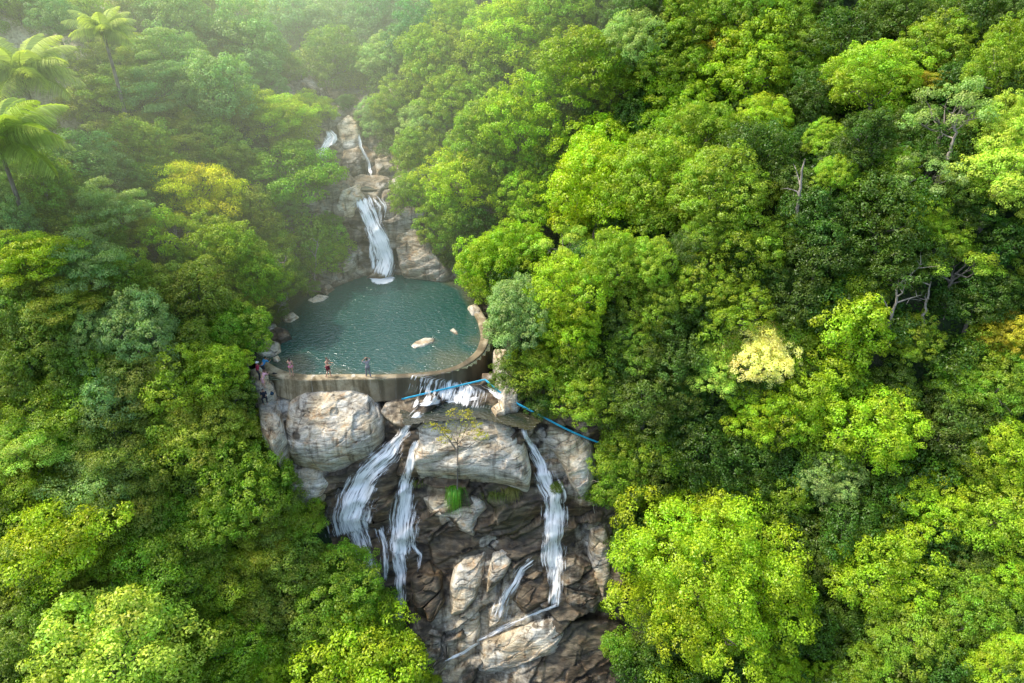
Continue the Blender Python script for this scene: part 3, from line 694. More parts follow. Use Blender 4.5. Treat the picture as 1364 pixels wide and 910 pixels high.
def crown_mesh(name, seed, lobes=16, lob_r=(.26, .42), sub=26, sub_r=(.07, .13), per=70, size=.036, shape=(1, 1, .85), zmin=-.35, spread=.66, flatlobe=1.0, gappy=0.0, drop=0.0):
    g = np.random.default_rng(seed); C = []; NN = []; T = []
    ld = fib(lobes, zmin, .22, g); lp = ld*np.array(shape)*(spread*g.uniform(.72, 1.22, (lobes, 1)))
    lr = g.uniform(*lob_r, lobes)
    keepl = g.random(lobes) > gappy; lp, lr = lp[keepl], lr[keepl]
    allc = []
    for p, r in zip(lp, lr):
        sd = fib(sub, -.55, .2, g); sc_ = p+sd*r*np.array([1, 1, flatlobe])*g.uniform(.8, 1.15, (sub, 1)); allc.append((p, r, sd, sc_))
    for li, (p, r, sd, sc_) in enumerate(allc):
        # drop clumps buried inside other lobes
        d = np.linalg.norm(sc_[:, None]-lp[None], axis=2)/lr[None]; d[:, li] = 9
        ok = (d.min(1) > .78) & (g.random(len(sc_)) > gappy*.6)
        lobe_t = g.random()
        for q, dirn in zip(sc_[ok], sd[ok]):
            rr = g.uniform(*sub_r); m = int(per*(rr/np.mean(sub_r))**2)
            dd_ = fib(m, -.7, .25, g); k = g.uniform(.7, 1.1, (m, 1))
            pos = q+dd_*rr*k*np.array([1, 1, .8 if flatlobe > .6 else .5])
            up_ = dd_*.8+dirn*.5+np.array([0, 0, .35])
            C.append(pos); NN.append(up_/np.linalg.norm(up_, axis=1)[:, None])
            ct = .5*lobe_t+.5*g.random()
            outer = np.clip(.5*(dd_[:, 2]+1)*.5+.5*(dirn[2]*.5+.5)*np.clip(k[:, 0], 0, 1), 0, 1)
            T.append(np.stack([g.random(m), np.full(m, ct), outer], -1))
    # sparse inner leaves so that gaps look into dark foliage, not through the tree
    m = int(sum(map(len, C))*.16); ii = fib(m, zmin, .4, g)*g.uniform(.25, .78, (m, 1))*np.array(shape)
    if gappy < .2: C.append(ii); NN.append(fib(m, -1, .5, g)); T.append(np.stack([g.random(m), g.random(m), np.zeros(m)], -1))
    C = np.concatenate(C); NN = np.concatenate(NN); T = np.concatenate(T)
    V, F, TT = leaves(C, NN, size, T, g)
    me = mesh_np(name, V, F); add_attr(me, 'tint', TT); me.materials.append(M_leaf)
    return me, lp
def trunk_mesh(name, seed, lp, z0=.55, thick=.055, extra=4, bend=.1):
    """trunk of unit height with limbs running to the crown's lobes; crown centre sits at z = 1 - here units: xy = crown radii, z = base 0 .. centre 1"""
    g = np.random.default_rng(seed); mb = MB()
    ax_ = np.array([0, 0, 0.]); P = [np.array([g.normal(0, bend*.3)*k, g.normal(0, bend*.3)*k, z]) for k, z in [(0, -.25), (0, 0), (.6, .3), (1, z0), (1, .85)]]
    mb.tube(P, [thick*1.5, thick*1.25, thick, thick*.85, thick*.55], 9)
    order = g.permutation(len(lp))[:9+extra]
    for i in order:
        t = lp[i]*np.array([1, 1, .55])*.92+np.array([0, 0, 1.0]); k = g.uniform(z0, .85)
        st = P[3]+(P[4]-P[3])*(k-z0)/(.85-z0); mid = (st+t)/2+g.normal(0, .05, 3)+np.array([0, 0, -.02]); r0 = thick*.5*g.uniform(.7, 1.1)
        Q = [st, st*.6+mid*.4, mid, mid*.4+t*.6+g.normal(0, .02, 3), t]; mb.tube(Q, [r0, r0*.85, r0*.65, r0*.45, r0*.2], 6)
        for _ in range(2):
            a = Q[2]+(Q[4]-Q[2])*g.uniform(.1, .6); b = a+g.normal(0, .16, 3)+np.array([0, 0, .08]); mb.tube([a, (a+b)/2+g.normal(0, .02, 3), b], [r0*.4, r0*.3, r0*.12], 5)
    return mb.build(name, M_bark, link_it=False)

PRO = {}
def proto(key, n, tk=None, **kw):
    L = []
    for i in range(n):
        me, lp = crown_mesh('crown_'+key, hash_s(key)+i*13, **kw); L.append((me, trunk_mesh('trunk_'+key, hash_s(key)+i*13+5, lp, **(tk or {}))))
    PRO[key] = L
def hash_s(s): return sum((i+1)*ord(c) for i, c in enumerate(s))
proto('big', 1, lobes=50, lob_r=(.19, .30), sub=34, sub_r=(.045, .085), per=84, size=.0205, spread=.80, shape=(1, .95, 1.05), zmin=-.75)
proto('b', 4, lobes=26, lob_r=(.25, .38), sub=26, sub_r=(.065, .12), per=66, size=.034, zmin=-.75, spread=.72, shape=(1, 1, 1))
proto('d', 3, lobes=14, lob_r=(.32, .48), sub=26, sub_r=(.09, .15), per=56, size=.045, zmin=-.8, spread=.62, shape=(1, 1, 1.05))
proto('f', 4, lobes=34, lob_r=(.20, .34), sub=20, sub_r=(.08, .15), per=50, size=.036, spread=.82, shape=(1, 1, .8), flatlobe=.42, gappy=.10, zmin=-.55, tk=dict(thick=.035))
proto('c', 1, lobes=22, lob_r=(.2, .34), sub=22, sub_r=(.07, .12), per=50, size=.040, spread=.62, shape=(.7, .7, 1.35), zmin=-.8)
proto('s', 4, lobes=13, lob_r=(.30, .5), sub=22, sub_r=(.11, .18), per=40, size=.062, zmin=-.6, spread=.6, shape=(1, 1, .8), tk=dict(thick=.03))
proto('p', 2, lobes=18, lob_r=(.16, .28), sub=16, sub_r=(.07, .12), per=38, size=.042, spread=.82, shape=(1, 1, .7), flatlobe=.7, gappy=.25, zmin=-.2, tk=dict(thick=.055))
proto('n', 1, lobes=13, lob_r=(.14, .26), sub=9, sub_r=(.05, .10), per=13, size=.055, spread=.8, shape=(1, .8, .75), flatlobe=.6, gappy=.12, zmin=-.3, tk=dict(thick=.022, z0=.6))
print('protos', time.time()-T0)

PAL = {  # linear leaf colours and the word for each
 'L': ((.212, .312, .012), 'bright lime green'), 'Y': ((.205, .305, .016), 'yellowish green'), 'G': ((.148, .228, .014), 'fresh green'),
 'M': ((.096, .158, .018), 'mid green'), 'D': ((.068, .138, .013), 'dark green'), 'B': ((.075, .165, .040), 'soft bluish green'),
 'P': ((.165, .255, .065), 'pale sage green'), 'C': ((.62, .57, .22), 'cream blossoming'), 'O': ((.30, .27, .02), 'orange tinged'),
 'V': ((.125, .228, .014), 'vivid green'), 'W': ((.36, .40, .014), 'golden yellow'), 'K': ((.29, .40, .05), 'pale lime'), 'N': ((.22, .27, .025), 'olive yellow')}
FORM = {'b': 'broad', 'd': 'dense round', 'f': 'feathery layered', 'c': 'pointed', 's': 'bushy', 'p': 'open branched', 'big': 'giant', 'n': 'thin'}
LIST = """
500 28 44 B d|560 52 46 B d|518 80 38 P b|606 31 38 L b|579 88 48 G b|531 148 36 G b|640 70 42 G d|600 140 42 G b|690 50 56 L b|745 18 50 G b|643 128 38 G d|640 185 42 G b|775 92 58 G b
692 166 56 L b|613 247 50 L b|600 305 40 G b|800 212 62 L b|710 215 26 Y b|703 272 42 Y b|845 60 46 P b|888 92 46 G b|905 150 50 L b|798 258 66 L b|878 246 58 G b|560 205 40 G b|500 160 26 P b|545 262 30 G d|570 170 36 P b
655 228 36 G d|745 250 34 G d|840 170 34 D d|1002 92 62 Y b|960 62 30 O p|1080 72 40 G b|1018 160 36 Y b|1166 112 54 Y b|1100 187 28 Y b|1112 232 26 Y b|1236 112 26 O f|1262 150 50 P p|1340 88 46 G b|1232 232 44 P p|1226 288 34 Y b
1336 172 40 K b|1332 228 58 K b|958 254 58 G b|930 185 46 G b|1005 215 50 D d|1085 128 36 D d|1150 190 44 D c|1180 290 56 D d|1130 55 48 D d|1250 62 44 G b|1200 28 48 M b|1050 22 42 G d|985 22 46 G b|1300 22 46 D d|920 25 44 G b|860 10 44 M d|1350 20 30 M b
651 361 46 Y b|690 335 42 L b|755 325 34 K p|762 388 50 L b|690 425 48 P b|760 445 44 L b|822 358 44 G b|865 352 40 Y b|934 375 42 G b|868 412 40 G b|850 462 36 G b|722 492 44 G b|946 312 36 G b|782 530 46 G b|860 532 52 M b|910 480 40 M d|690 505 34 M b|830 600 42 G b|1000 330 44 G d
955 492 36 K b|1010 476 44 C b|982 408 44 G b|1050 402 42 M d|1122 455 62 L c|1062 548 50 L b|1160 572 62 L b|1008 552 40 L b|1212 452 34 G b|1275 355 44 Y p|1345 445 36 O b|1330 520 48 G b|1278 505 36 V f|1268 578 46 M d|930 600 46 D d|985 625 44 D d|1335 600 50 L b|1300 400 40 D d|1182 365 44 D d|1090 335 46 D d|1240 320 30 G p|900 425 34 M d
948 768 136 L big|1172 768 62 L b|1242 672 52 L b|1322 690 56 Y b|1288 812 52 G b|1212 850 52 G b|1104 640 38 P b|1132 700 44 D d|1085 850 46 D d|1050 902 32 L b|1112 906 24 L b|1345 892 44 L b|826 642 42 V b|824 862 24 V s|884 605 34 G s|1340 780 44 L b|1150 900 34 G d|1080 745 34 M d|1180 660 36 D d|1290 745 36 M b
72 26 30 B d|226 72 42 B f|240 30 44 B d|215 118 42 B f|150 118 36 D f|292 122 44 B d|330 55 48 B d|398 38 48 B d|442 84 44 D d|371 155 40 Y f|415 148 30 Y f|392 232 56 V f|440 330 30 V d|262 256 50 W f|146 282 46 P f|110 218 46 B d|60 250 44 D d|190 205 48 D d|242 190 36 M f|302 208 36 D d|200 250 34 D d|334 292 40 M d|450 30 40 B d|345 105 36 B d
45 345 48 Y f|112 352 48 P f|90 404 42 N f|20 405 40 D d|235 315 44 Y p|300 342 50 G b|335 372 42 V b|265 392 44 M d|188 442 54 P b|132 448 38 P b|192 492 46 M f|60 440 44 D d|318 440 40 V b|250 512 52 Y b|296 492 36 Y b|140 534 44 B d|60 545 46 G f|22 500 36 D d|35 592 44 K f|150 592 46 M f|272 570 54 N b|322 568 24 Y f|238 602 46 G d|92 498 36 D d|170 375 36 D d|20 300 34 B d
322 642 62 V b|130 636 54 P f|192 655 40 M f|30 640 42 G f|88 712 78 Y f|40 745 52 M d|142 722 40 G f|222 742 56 V f|290 690 44 V b|300 770 42 G f|352 728 36 N f|392 752 44 D d|38 850 48 D d|100 800 38 N f|152 872 104 K b|306 862 56 V b|450 782 56 V b|492 820 40 V f|478 900 84 L b|352 900 36 L b|400 690 34 G f|415 840 38 D d|370 640 24 V b|230 810 38 M d|200 620 30 D d|560 905 34 L d|345 820 34 M d
"""
DRYP = [(12, 30), (92, 52), (100, 110), (84, 172), (34, 180), (40, 110)]
KEEP = [(440, 150), (500, 150), (515, 200), (548, 240), (575, 290), (610, 375), (650, 410), (668, 480), (700, 520), (790, 575), (796, 640), (800, 680), (815, 740), (815, 880), (812, 920), (620, 920), (560, 870), (538, 800), (500, 770), (440, 710), (395, 690), (365, 620), (345, 520), (335, 440), (380, 405), (430, 385), (455, 365), (450, 240), (425, 215), (425, 175)]
def inpoly(u, v, poly=KEEP):
    r = False
    for (a, b), (c, d) in zip(poly, poly[1:]+poly[:1]):
        if (b > v) != (d > v) and u < (c-a)*(v-b)/(d-b)+a: r = not r
    return r
def poly_dist(u, v, poly=KEEP):
    m = 1e9
    for (a, b), (c, d) in zip(poly, poly[1:]+poly[:1]):
        t = max(0, min(1, ((u-a)*(c-a)+(v-b)*(d-b))/((c-a)**2+(d-b)**2))); m = min(m, math.hypot(u-a-t*(c-a), v-b-t*(d-b)))
    return m
entries = []
for ln in LIST.replace('\n', '|').split('|'):
    w = ln.split()
    if len(w) == 5: entries.append((float(w[0]), float(w[1]), float(w[2]), w[3], w[4], 1))
# smaller trees between them wherever the hillside would otherwise be bare
gf = np.random.default_rng(21); cand = []
for v in np.arange(-10, 965, 25):
    for u in np.arange(-40, 1420, 28):
        cand.append((u+gf.uniform(-15, 15)+(19 if int(v/33) % 2 else 0), v+gf.uniform(-12, 12)))
gf.shuffle(cand)
nlist = len(entries); fill = []
for (u, v) in cand:
    r = 27+max(0, (v-200))*.014+gf.uniform(-3, 7)
    if inpoly(u, v, DRYP) or inpoly(u, v) or poly_dist(u, v) < r*.85: continue
    dmin = min(math.hypot(u-e[0], v-e[1])-e[2]*.74 for e in entries)
    dm2 = min([math.hypot(u-e[0], v-e[1])-(e[2]+r)*.62 for e in fill] or [99])
    if dmin < 0 or dm2 < 0: continue
    left = u < 560
    c = gf.choice(list('DDMMBG' if v < 300 else 'DDMMGV') if left else list('DDDMMGG')); f = gf.choice(list('sdf' if left else 'sdd'))
    fill.append((u, v, r, c, f, 0))
fill = fill[:260]
print('trees listed', nlist, 'fill', len(fill))
entries += fill

def place(u, v, rpx, lowk):
    d = ray(u, v); t = np.arange(14, 230, .25); p = CAM+d[None]*t[:, None]; Rw = rpx*t/FPX
    ok = p[:, 2]-(lowk[0]*Rw+lowk[1]) <= H(p[:, 0], p[:, 1])
    if ok.any(): i = int(np.argmax(ok)); return p[i], Rw[i], t[i]
    return None
def where(u, v):
    left = u < (470 if v < 560 else 560) if v > 160 else u < 470
    if v < 95: row = 'along the top'
    elif v < 230: row = 'by topmost cascades'
    elif v < 365: row = 'by upper waterfall'
    elif v < 495: row = 'level with pool'
    elif v < 650: row = 'level with pale slabs'
    elif v < 800: row = 'level with lower falls'
    else: row = 'along the bottom'
    if left: c = 'at the left edge' if u < 85 else 'mid left slope' if u < 235 else 'left of stream'
    else: c = 'right of stream' if u < 720+(80 if v > 480 else 0) else 'lower right slope' if u < 960 else 'far right slope' if u < 1190 else 'at the right edge'
    return row, c
made = []; roots = {}; gt = np.random.default_rng(5); used_px = []
NAMES = {'b': 'broadleaf_tree', 'd': 'evergreen_tree', 'f': 'feathery_tree', 'c': 'pointed_tree', 's': 'shrub', 'p': 'open_tree', 'big': 'broadleaf_tree', 'n': 'slender_tree'}
def tree_parts(form, k):
    name = NAMES[form]; root = empty(name, (0, 0, 0)); cm, tmh = PRO[form][k]
    link('trunk', tmh, None, root); link('crown', cm, None, root); return root
info = []
for (u, v, r, c, f, hand) in entries:
    g_ = (.7, .6) if not hand else (.95, 1.3)
    q = place(u, v, r*.95, g_)
    if q is None: continue
    p, Rw, t = q; Rw = Rw*(1.0 if f == 'big' else 1.13 if hand else 1.22)
    zg = float(H(p[0], p[1])); base = np.array([p[0], p[1], zg-.3])
    k = int(gt.integers(len(PRO[f]))); key = (f, k)
    if key in roots: root = copy_tree(roots[key])
    else: root = roots[key] = tree_parts(f, k)
    root.location = base; root.rotation_euler = (0, 0, gt.uniform(0, 6.283))
    hc = max(p[2]-base[2], Rw*.7)
    colr, cname = PAL[c]; kk_ = (2.7, 2.05, 2.3) if u < 480 and c in 'DMB' else (1.6, 1.5, 1.5) if u < 480 else (1.5,)*3 if c not in 'DM' else (1.05,)*3; colr = [x*y for x, y in zip(colr, kk_)]; j = gt.normal(0, .07, 3); cc = [max(.004, colr[0]*(1+j[0]+.35*j[1])), max(.004, colr[1]*(1+.6*j[0])), max(.003, colr[2]*(1+2*abs(j[2]))), 1]
    sz = (1+gt.normal(0, .06), 1+gt.normal(0, .06), 1+gt.normal(0, .07)); sc_ = .98/ (1.0)
    for ch in root.children:
        if ch.name.startswith('trunk'): ch.scale = (Rw, Rw, hc); ch.location = (0, 0, 0)
        else:
            ch.location = (0, 0, hc); ch.scale = (Rw*sz[0], Rw*sz[1], Rw*sz[2]); ch.color = cc; ch.rotation_euler = (gt.normal(0, .10), gt.normal(0, .10), 0)
    info.append(dict(o=root, u=u, v=v, r=r, c=cname, f=FORM[f], key=f, hand=hand, where=where(u, v)))
# labels: look first, then place, then order among look-alikes in the same stretch of forest
from collections import defaultdict
cells = defaultdict(list)
def szw(i): return 'big' if i['r'] > 56 else 'small' if i['r'] < 34 else 'medium'
for i in info: cells[(i['c'], i['f'], i['where'])].append(i)
ORD = ['first', 'second', 'third', 'fourth', 'fifth', 'sixth', 'seventh', 'eighth', 'ninth', 'tenth']
for (c, f, (row, cl)), L in cells.items():
    noun = 'shrub' if L[0]['key'] == 's' else 'tree'
    L.sort(key=lambda i: i['u'])
    for n, i in enumerate(L):
        tail = '' if len(L) == 1 else (', left one' if n == 0 else ', right one') if len(L) == 2 else ', '+ORD[n]+' from left'
        i['o']['label'] = f"{c} {f} {noun} {cl}, {row}{tail}"
        i['o']['category'] = noun; i['o']['group'] = ('shrubs' if noun == 'shrub' else 'trees')+(' covering the left slope' if i['u'] < 520 else ' covering the right slope')
print('trees', len(info), time.time()-T0)

# the thin yellowish tree growing from the rock in front of the pale slab
h = hit(609, 652, SOLID); b = h[0]; root = tree_parts('n', 0); root.name = 'slender_tree'; root.location = b+np.array([0, -.2, -.2]); hc = 6.0
topd = ray(617, 573); tt = (b[1]-.4)/topd[1]; hc = (CAM+topd*tt)[2]-b[2]+.2
for ch in root.children:
    if ch.name.startswith('trunk'): ch.scale = (2.2, 2.2, hc); ch.rotation_euler = (0, R(3), 0)
    else: ch.location = (.35, 0, hc); ch.scale = (2.35, 1.9, 1.6); ch.color = (.33, .33, .02, 1)
tag(root, 'thin tree with sparse yellow green leaves in front of the broad pale slab', 'tree')

# grass tufts on the rock
def grass_tuft(name, u, v, n, ln, colr, label, spread, droop):
    g = np.random.default_rng(int(u)); h = hit(u, v, SOLID); p = h[0]; V = []; F = []; T = []
    for k in range(n):
        a = g.uniform(0, 6.283); o = np.array([g.normal(0, spread), g.normal(0, .1)-.15, g.normal(0, spread*.25)]); dr = np.array([math.cos(a)*.5, -abs(math.sin(a))*.5-.15, 0]); L = ln*g.uniform(.5, 1.2)
        w = np.array([math.sin(a), math.cos(a), 0])*.022; pts = []
        for j in range(4):
            s = j/3; q = o+dr*L*s*.8+np.array([0, 0, L*(.55*s-droop*s*s)]); pts += [q-w*(1-s*.85), q+w*(1-s*.85)]
        b0 = len(V); V += pts; F += [[b0+2*j, b0+2*j+1, b0+2*j+3, b0+2*j+2] for j in range(3)]; T += [[g.random(), g.random(), g.random()*.7]]*8
    me = mesh_np(name, np.array(V), np.array(F)); add_attr(me, 'tint', np.array(T)); me.materials.append(M_leaf)
    o = link(name, me, None, None, p); o.color = (*colr, 1); tag(o, label, 'grass')
    return o
grass_tuft('grass_clump', 605, 648, 300, 1.9, (.12, .30, .02), 'bright green grass clump hanging at the foot of the thin tree', .28, 1.45)
grass_tuft('grass_clump', 682, 650, 260, 1.3, (.26, .25, .06), 'dry straw coloured grass tuft at the right lower edge of the pale slab', .35, 1.1)
grass_tuft('grass_clump', 660, 656, 160, 1.0, (.16, .20, .03), 'olive grass tuft in the crack below the pale slab', .5, 1.0)
grass_tuft('grass_clump', 556, 640, 120, .8, (.16, .20, .03), 'small olive grass tuft at the left lower corner of the pale slab', .3, .9)
# small shrubs on the banks and rock edges
for (u, v, r, c, lab) in [(365, 606, 16, 'G', 'small shrub on the left bank beside the huge tan boulder'), (742, 648, 10, 'M', 'tiny shrub clinging beside the right lower waterfall'), (795, 655, 24, 'G', 'shrub hanging over the right edge of the rock face'), (806, 800, 16, 'D', 'dark shrub at the right foot of the rock face'),
                          (700, 462, 22, 'M', 'shrub above the right end of the dam'), (560, 235, 14, 'P', 'pale shrub above the long grey slab'), (545, 205, 18, 'G', 'green shrub beside the topmost stream pool'), (356, 585, 18, 'Y', 'yellowish shrub on the bank below the group of bathers'), (720, 540, 20, 'D', 'dark shrub above the bend of the blue hose'),
                          (395, 372, 22, 'D', 'dark shrub with bare stems over the left shore'), (366, 415, 20, 'M', 'mid green shrub over the boulders of the left shore'), (415, 388, 16, 'V', 'vivid shrub leaning over the left shore shelf'), (640, 395, 16, 'M', 'shrub on the right bank where the curved dam ends'), (437, 300, 18, 'V', 'vivid shrub left of the upper waterfall'), (425, 240, 16, 'G', 'shrub below the left topmost cascade'),
                          (600, 345, 16, 'D', 'dark shrub above the lower end of the long grey slab'), (400, 700, 22, 'G', 'shrub under the smooth tan boulder'), (525, 155, 16, 'M', 'shrub right of the top rock ledge'), (465, 140, 14, 'D', 'dark shrub over the top rock ledge')]:
    h = hit(u, v+r*.6); k = 's'; kk = (k, int(u) % 4); root = copy_tree(roots[kk]) if kk in roots else roots.setdefault(kk, tree_parts(*kk)); root.location = h[0]+np.array([0, 0, -.1]); Rw = r*h[2]/FPX
    root.rotation_euler = (0, 0, u)
    for ch in root.children:
        if ch.name.startswith('trunk'): ch.scale = (Rw, Rw, Rw*.8)
        else: ch.location = (0, 0, Rw*.75); ch.scale = (Rw, Rw, Rw*.9); ch.color = (*PAL[c][0], 1)
    tag(root, lab, 'shrub', 'shrubs on the rocks and banks')

# bare branches, pale trunks
def bare_tree(name, pts, r0, label, twigs=5, seed=0):
    g = np.random.default_rng(seed); root = empty(name, (0, 0, 0)); P = np.array(pts); mb = MB(); root.location = P[0]; P = P-P[0]
    P = resamp(P, 12, 1); P[1:-1] += g.normal(0, .05, P[1:-1].shape); mb.tube(P, np.linspace(r0, r0*.3, len(P)), 7)
    mb.build('trunk', M_pale, root)
    for k in range(twigs):
        i = g.integers(4, 11); a = P[i]; L = np.linalg.norm(P[-1])*g.uniform(.2, .45); b = a+np.array([g.normal(0, .6), g.normal(0, .3), g.uniform(.2, .9)])*L
        m2 = MB(); m = (a+b)/2+g.normal(0, .1, 3)*L; m2.tube([a, m, b], [r0*.4, r0*.3, r0*.08], 5)
        for _ in range(3): c_ = m+(b-m)*g.random(); e = c_+g.normal(0, .25, 3)*L; m2.tube([c_, e], [r0*.18, r0*.05], 4)
        m2.build('branch', M_pale, root)
    tag(root, label, 'tree'); return root
M_pale = mat_simple('pale_bark', (.30, .26, .21), .9, .3, 5)
def along(px, back):
    """points standing in one vertical plane at the depth where the first point meets the hill"""
    q = place(px[0][0], px[0][1], 0, (0, back)); Y = q[0][1]; return [at_depth(u, v, Y) for (u, v) in px]
bare_tree('bare_tree', along([(1062, 292), (1066, 250), (1072, 212)], 3.5), .16, 'straight pale bare trunk standing in the dark gap of the right slope', 2, 1)
bare_tree('bare_tree', along([(1182, 462), (1186, 425), (1196, 395), (1192, 385), (1204, 372)], 4.5), .16, 'crooked dead brown trunk on the right slope below the open branched trees', 4, 2)
bare_tree('bare_tree', along([(1228, 435), (1234, 400), (1240, 375)], 4.5), .13, 'thin pale trunk right of the crooked dead one', 3, 3)
bare_tree('bare_tree', along([(1262, 212), (1272, 180), (1268, 150)], 5), .13, 'forked pale trunk under the grey green tree near the top right', 5, 4)
bare_tree('bare_tree', along([(376, 398), (374, 372), (380, 345)], .6), .07, 'grey bare stem leaning over the left shore of the pool', 7, 5)
bare_tree('bare_tree', along([(365, 425), (372, 410), (385, 398)], .5), .06, 'tangle of bare roots and twigs above the left shore boulders', 9, 6)
bare_tree('bare_tree', along([(795, 700), (790, 670), (782, 640)], .6), .05, 'thin bare twigs hanging beside the right rock slab', 8, 7)
bare_tree('bare_tree', along([(420, 375), (420, 345), (424, 318)], 1.0), .09, 'slim dark trunk rising from the shore left of the upper waterfall', 4, 8)

# ------------------------------------------------------------------ coconut palms
M_frond = M_leaf
def frond_mesh(seed, n=46):
    g = np.random.default_rng(seed); V = []; F = []; T = []
    def pt(s): return np.array([s*.95-.08*s**3, 0, .30*s-.36*s**2.6])
    prev = None
    for i in range(14):                                # rachis as thin strip
        s = i/13; p = pt(s); w = .014*(1-s*.8); b0 = len(V); V += [p+[0, -w, 0], p+[0, w, 0]]; T += [[.6, .5, .9]]*2
        if i: F.append([b0-2, b0-1, b0+1, b0])
    for i in range(n):
        s = .10+.89*i/(n-1); p = pt(s); L = .27*math.sin(math.pi*min(1, .22+.78*s)**.9)+.06
        for sg in (-1, 1):
            dr = np.array([.55, sg*1.0, -.10-.5*s+g.normal(0, .10)]); dr /= np.linalg.norm(dr); tip = p+dr*L*.9+np.array([0, 0, -.25*L-.25*L*g.random()]); mid = p+dr*L*.5
            w = np.array([.0095, 0, .003]); b0 = len(V); V += [p-w, p+w, mid+w*.9, mid-w*.9, tip+w*.15, tip-w*.15]; tc = [g.random(), .4+.2*g.random(), .3+.7*s]; T += [tc]*6
            F += [[b0, b0+1, b0+2, b0+3], [b0+3, b0+2, b0+4, b0+5]]
    me = mesh_np('frond', np.array(V), np.array(F)); add_attr(me, 'tint', np.array(T)); me.materials.append(M_frond); return me
FR = [frond_mesh(s) for s in (1, 2, 3)]
def palm(u, v, Y, L, ht, label, seed, colr, nf=22):
    g = np.random.default_rng(seed); top = at_depth(u, v, Y); root = empty('coconut_palm', top-np.array([0, 0, ht])); tag(root, label, 'palm', 'coconut palms at the upper left')
    mb = MB(); bend = g.normal(0, .3, 2); P = [np.array([bend[0]*math.sin(k*1.6)*(1-k), bend[1]*math.sin(k*1.6)*(1-k), ht*k-.4*(k == 0)]) for k in np.linspace(0, 1, 9)]; mb.tube(P, np.linspace(.2, .12, 9), 9); mb.build('trunk', M_bark, root)
    for k in range(nf):
        o = link('frond', FR[k % 3], None, root, (0, 0, ht)); tilt = -1.05+1.5*(k/nf)**.8
        o.rotation_euler = (g.normal(0, .15), -(.75*(1-k/nf)*-1+ .2)*0+(.38-1.35*(k/nf)), k*2.39996+g.normal(0, .12)); s = L*g.uniform(.85, 1.08)*(1-.2*(k/nf > .85)); o.scale = (s, s, s); o.color = (*colr, 1)
    mb = MB()
    for k in range(7): a = k*.9; mb.ball((.24*math.cos(a), .24*math.sin(a), ht-.22), .13, 8, 6)
    mb.build('coconuts', M_nut, root)['kind'] = 'stuff'
    return root
M_nut = mat_simple('coconut_husk', (.20, .17, .04), .6)
palm(28, 98, 62, 5.3, 9.5, 'large coconut palm at the upper left edge, middle one of the left palms', 1, (.34, .42, .14), 26)
palm(-4, 188, 50, 5.6, 8.5, 'coconut palm cut by the left edge, nearest of the palms', 2, (.28, .38, .10), 26)
palm(137, 42, 68, 3.6, 8, 'coconut palm with upright centre fronds near the top left corner', 3, (.34, .42, .14), 22)
palm(285, 2, 112, 5.5, 11, 'distant hazy coconut palm cut by the top of the picture', 4, (.3, .4, .12), 18)
print('palms', time.time()-T0)

# ------------------------------------------------------------------ low undergrowth: nobody could count it
g = np.random.default_rng(77); nU = 330000
t_ = g.uniform(.12, 1, nU)**.62; Yv = 8+150*t_*g.uniform(.1, 1, nU)**.75; Xv = g.uniform(-.86, .86, nU)*(Yv*1.0+16)
ch = channel(Xv, Yv); dryv = np.zeros(nU)
for (x, y, r) in dryc: dryv = np.maximum(dryv, 1-sstep(r*.6, r, np.hypot(Xv-x, Yv-y)))
k = (ch < .03) & (dryv < .35); Xv, Yv = Xv[k], Yv[k]; zz = H(Xv, Yv)
hum = np.clip(fbm(np.stack([Xv/2.2, Yv/2.2, 0*Xv], -1), 3, 55)+.25, 0, 1); P = np.stack([Xv, Yv, zz+.05+hum*1.9*g.random(len(Xv))**.6], -1)
szv = .17+.003*Yv
nv_ = np.stack([g.normal(0, .45, len(P)), g.normal(0, .45, len(P))-.25, np.ones(len(P))], -1); nv_ /= np.linalg.norm(nv_, axis=1)[:, None]
V, F, T = leaves(P, nv_, szv, np.stack([g.random(len(P)), hum, hum*g.random(len(P))], -1), g, .4, .6)
me = mesh_np('undergrowth', V, F); add_attr(me, 'tint', T); me.materials.append(M_leaf); ug = link('undergrowth', me); ug.color = (.07, .16, .02, 1); tag(ug, kind='stuff')
print('undergrowth', len(F), time.time()-T0)

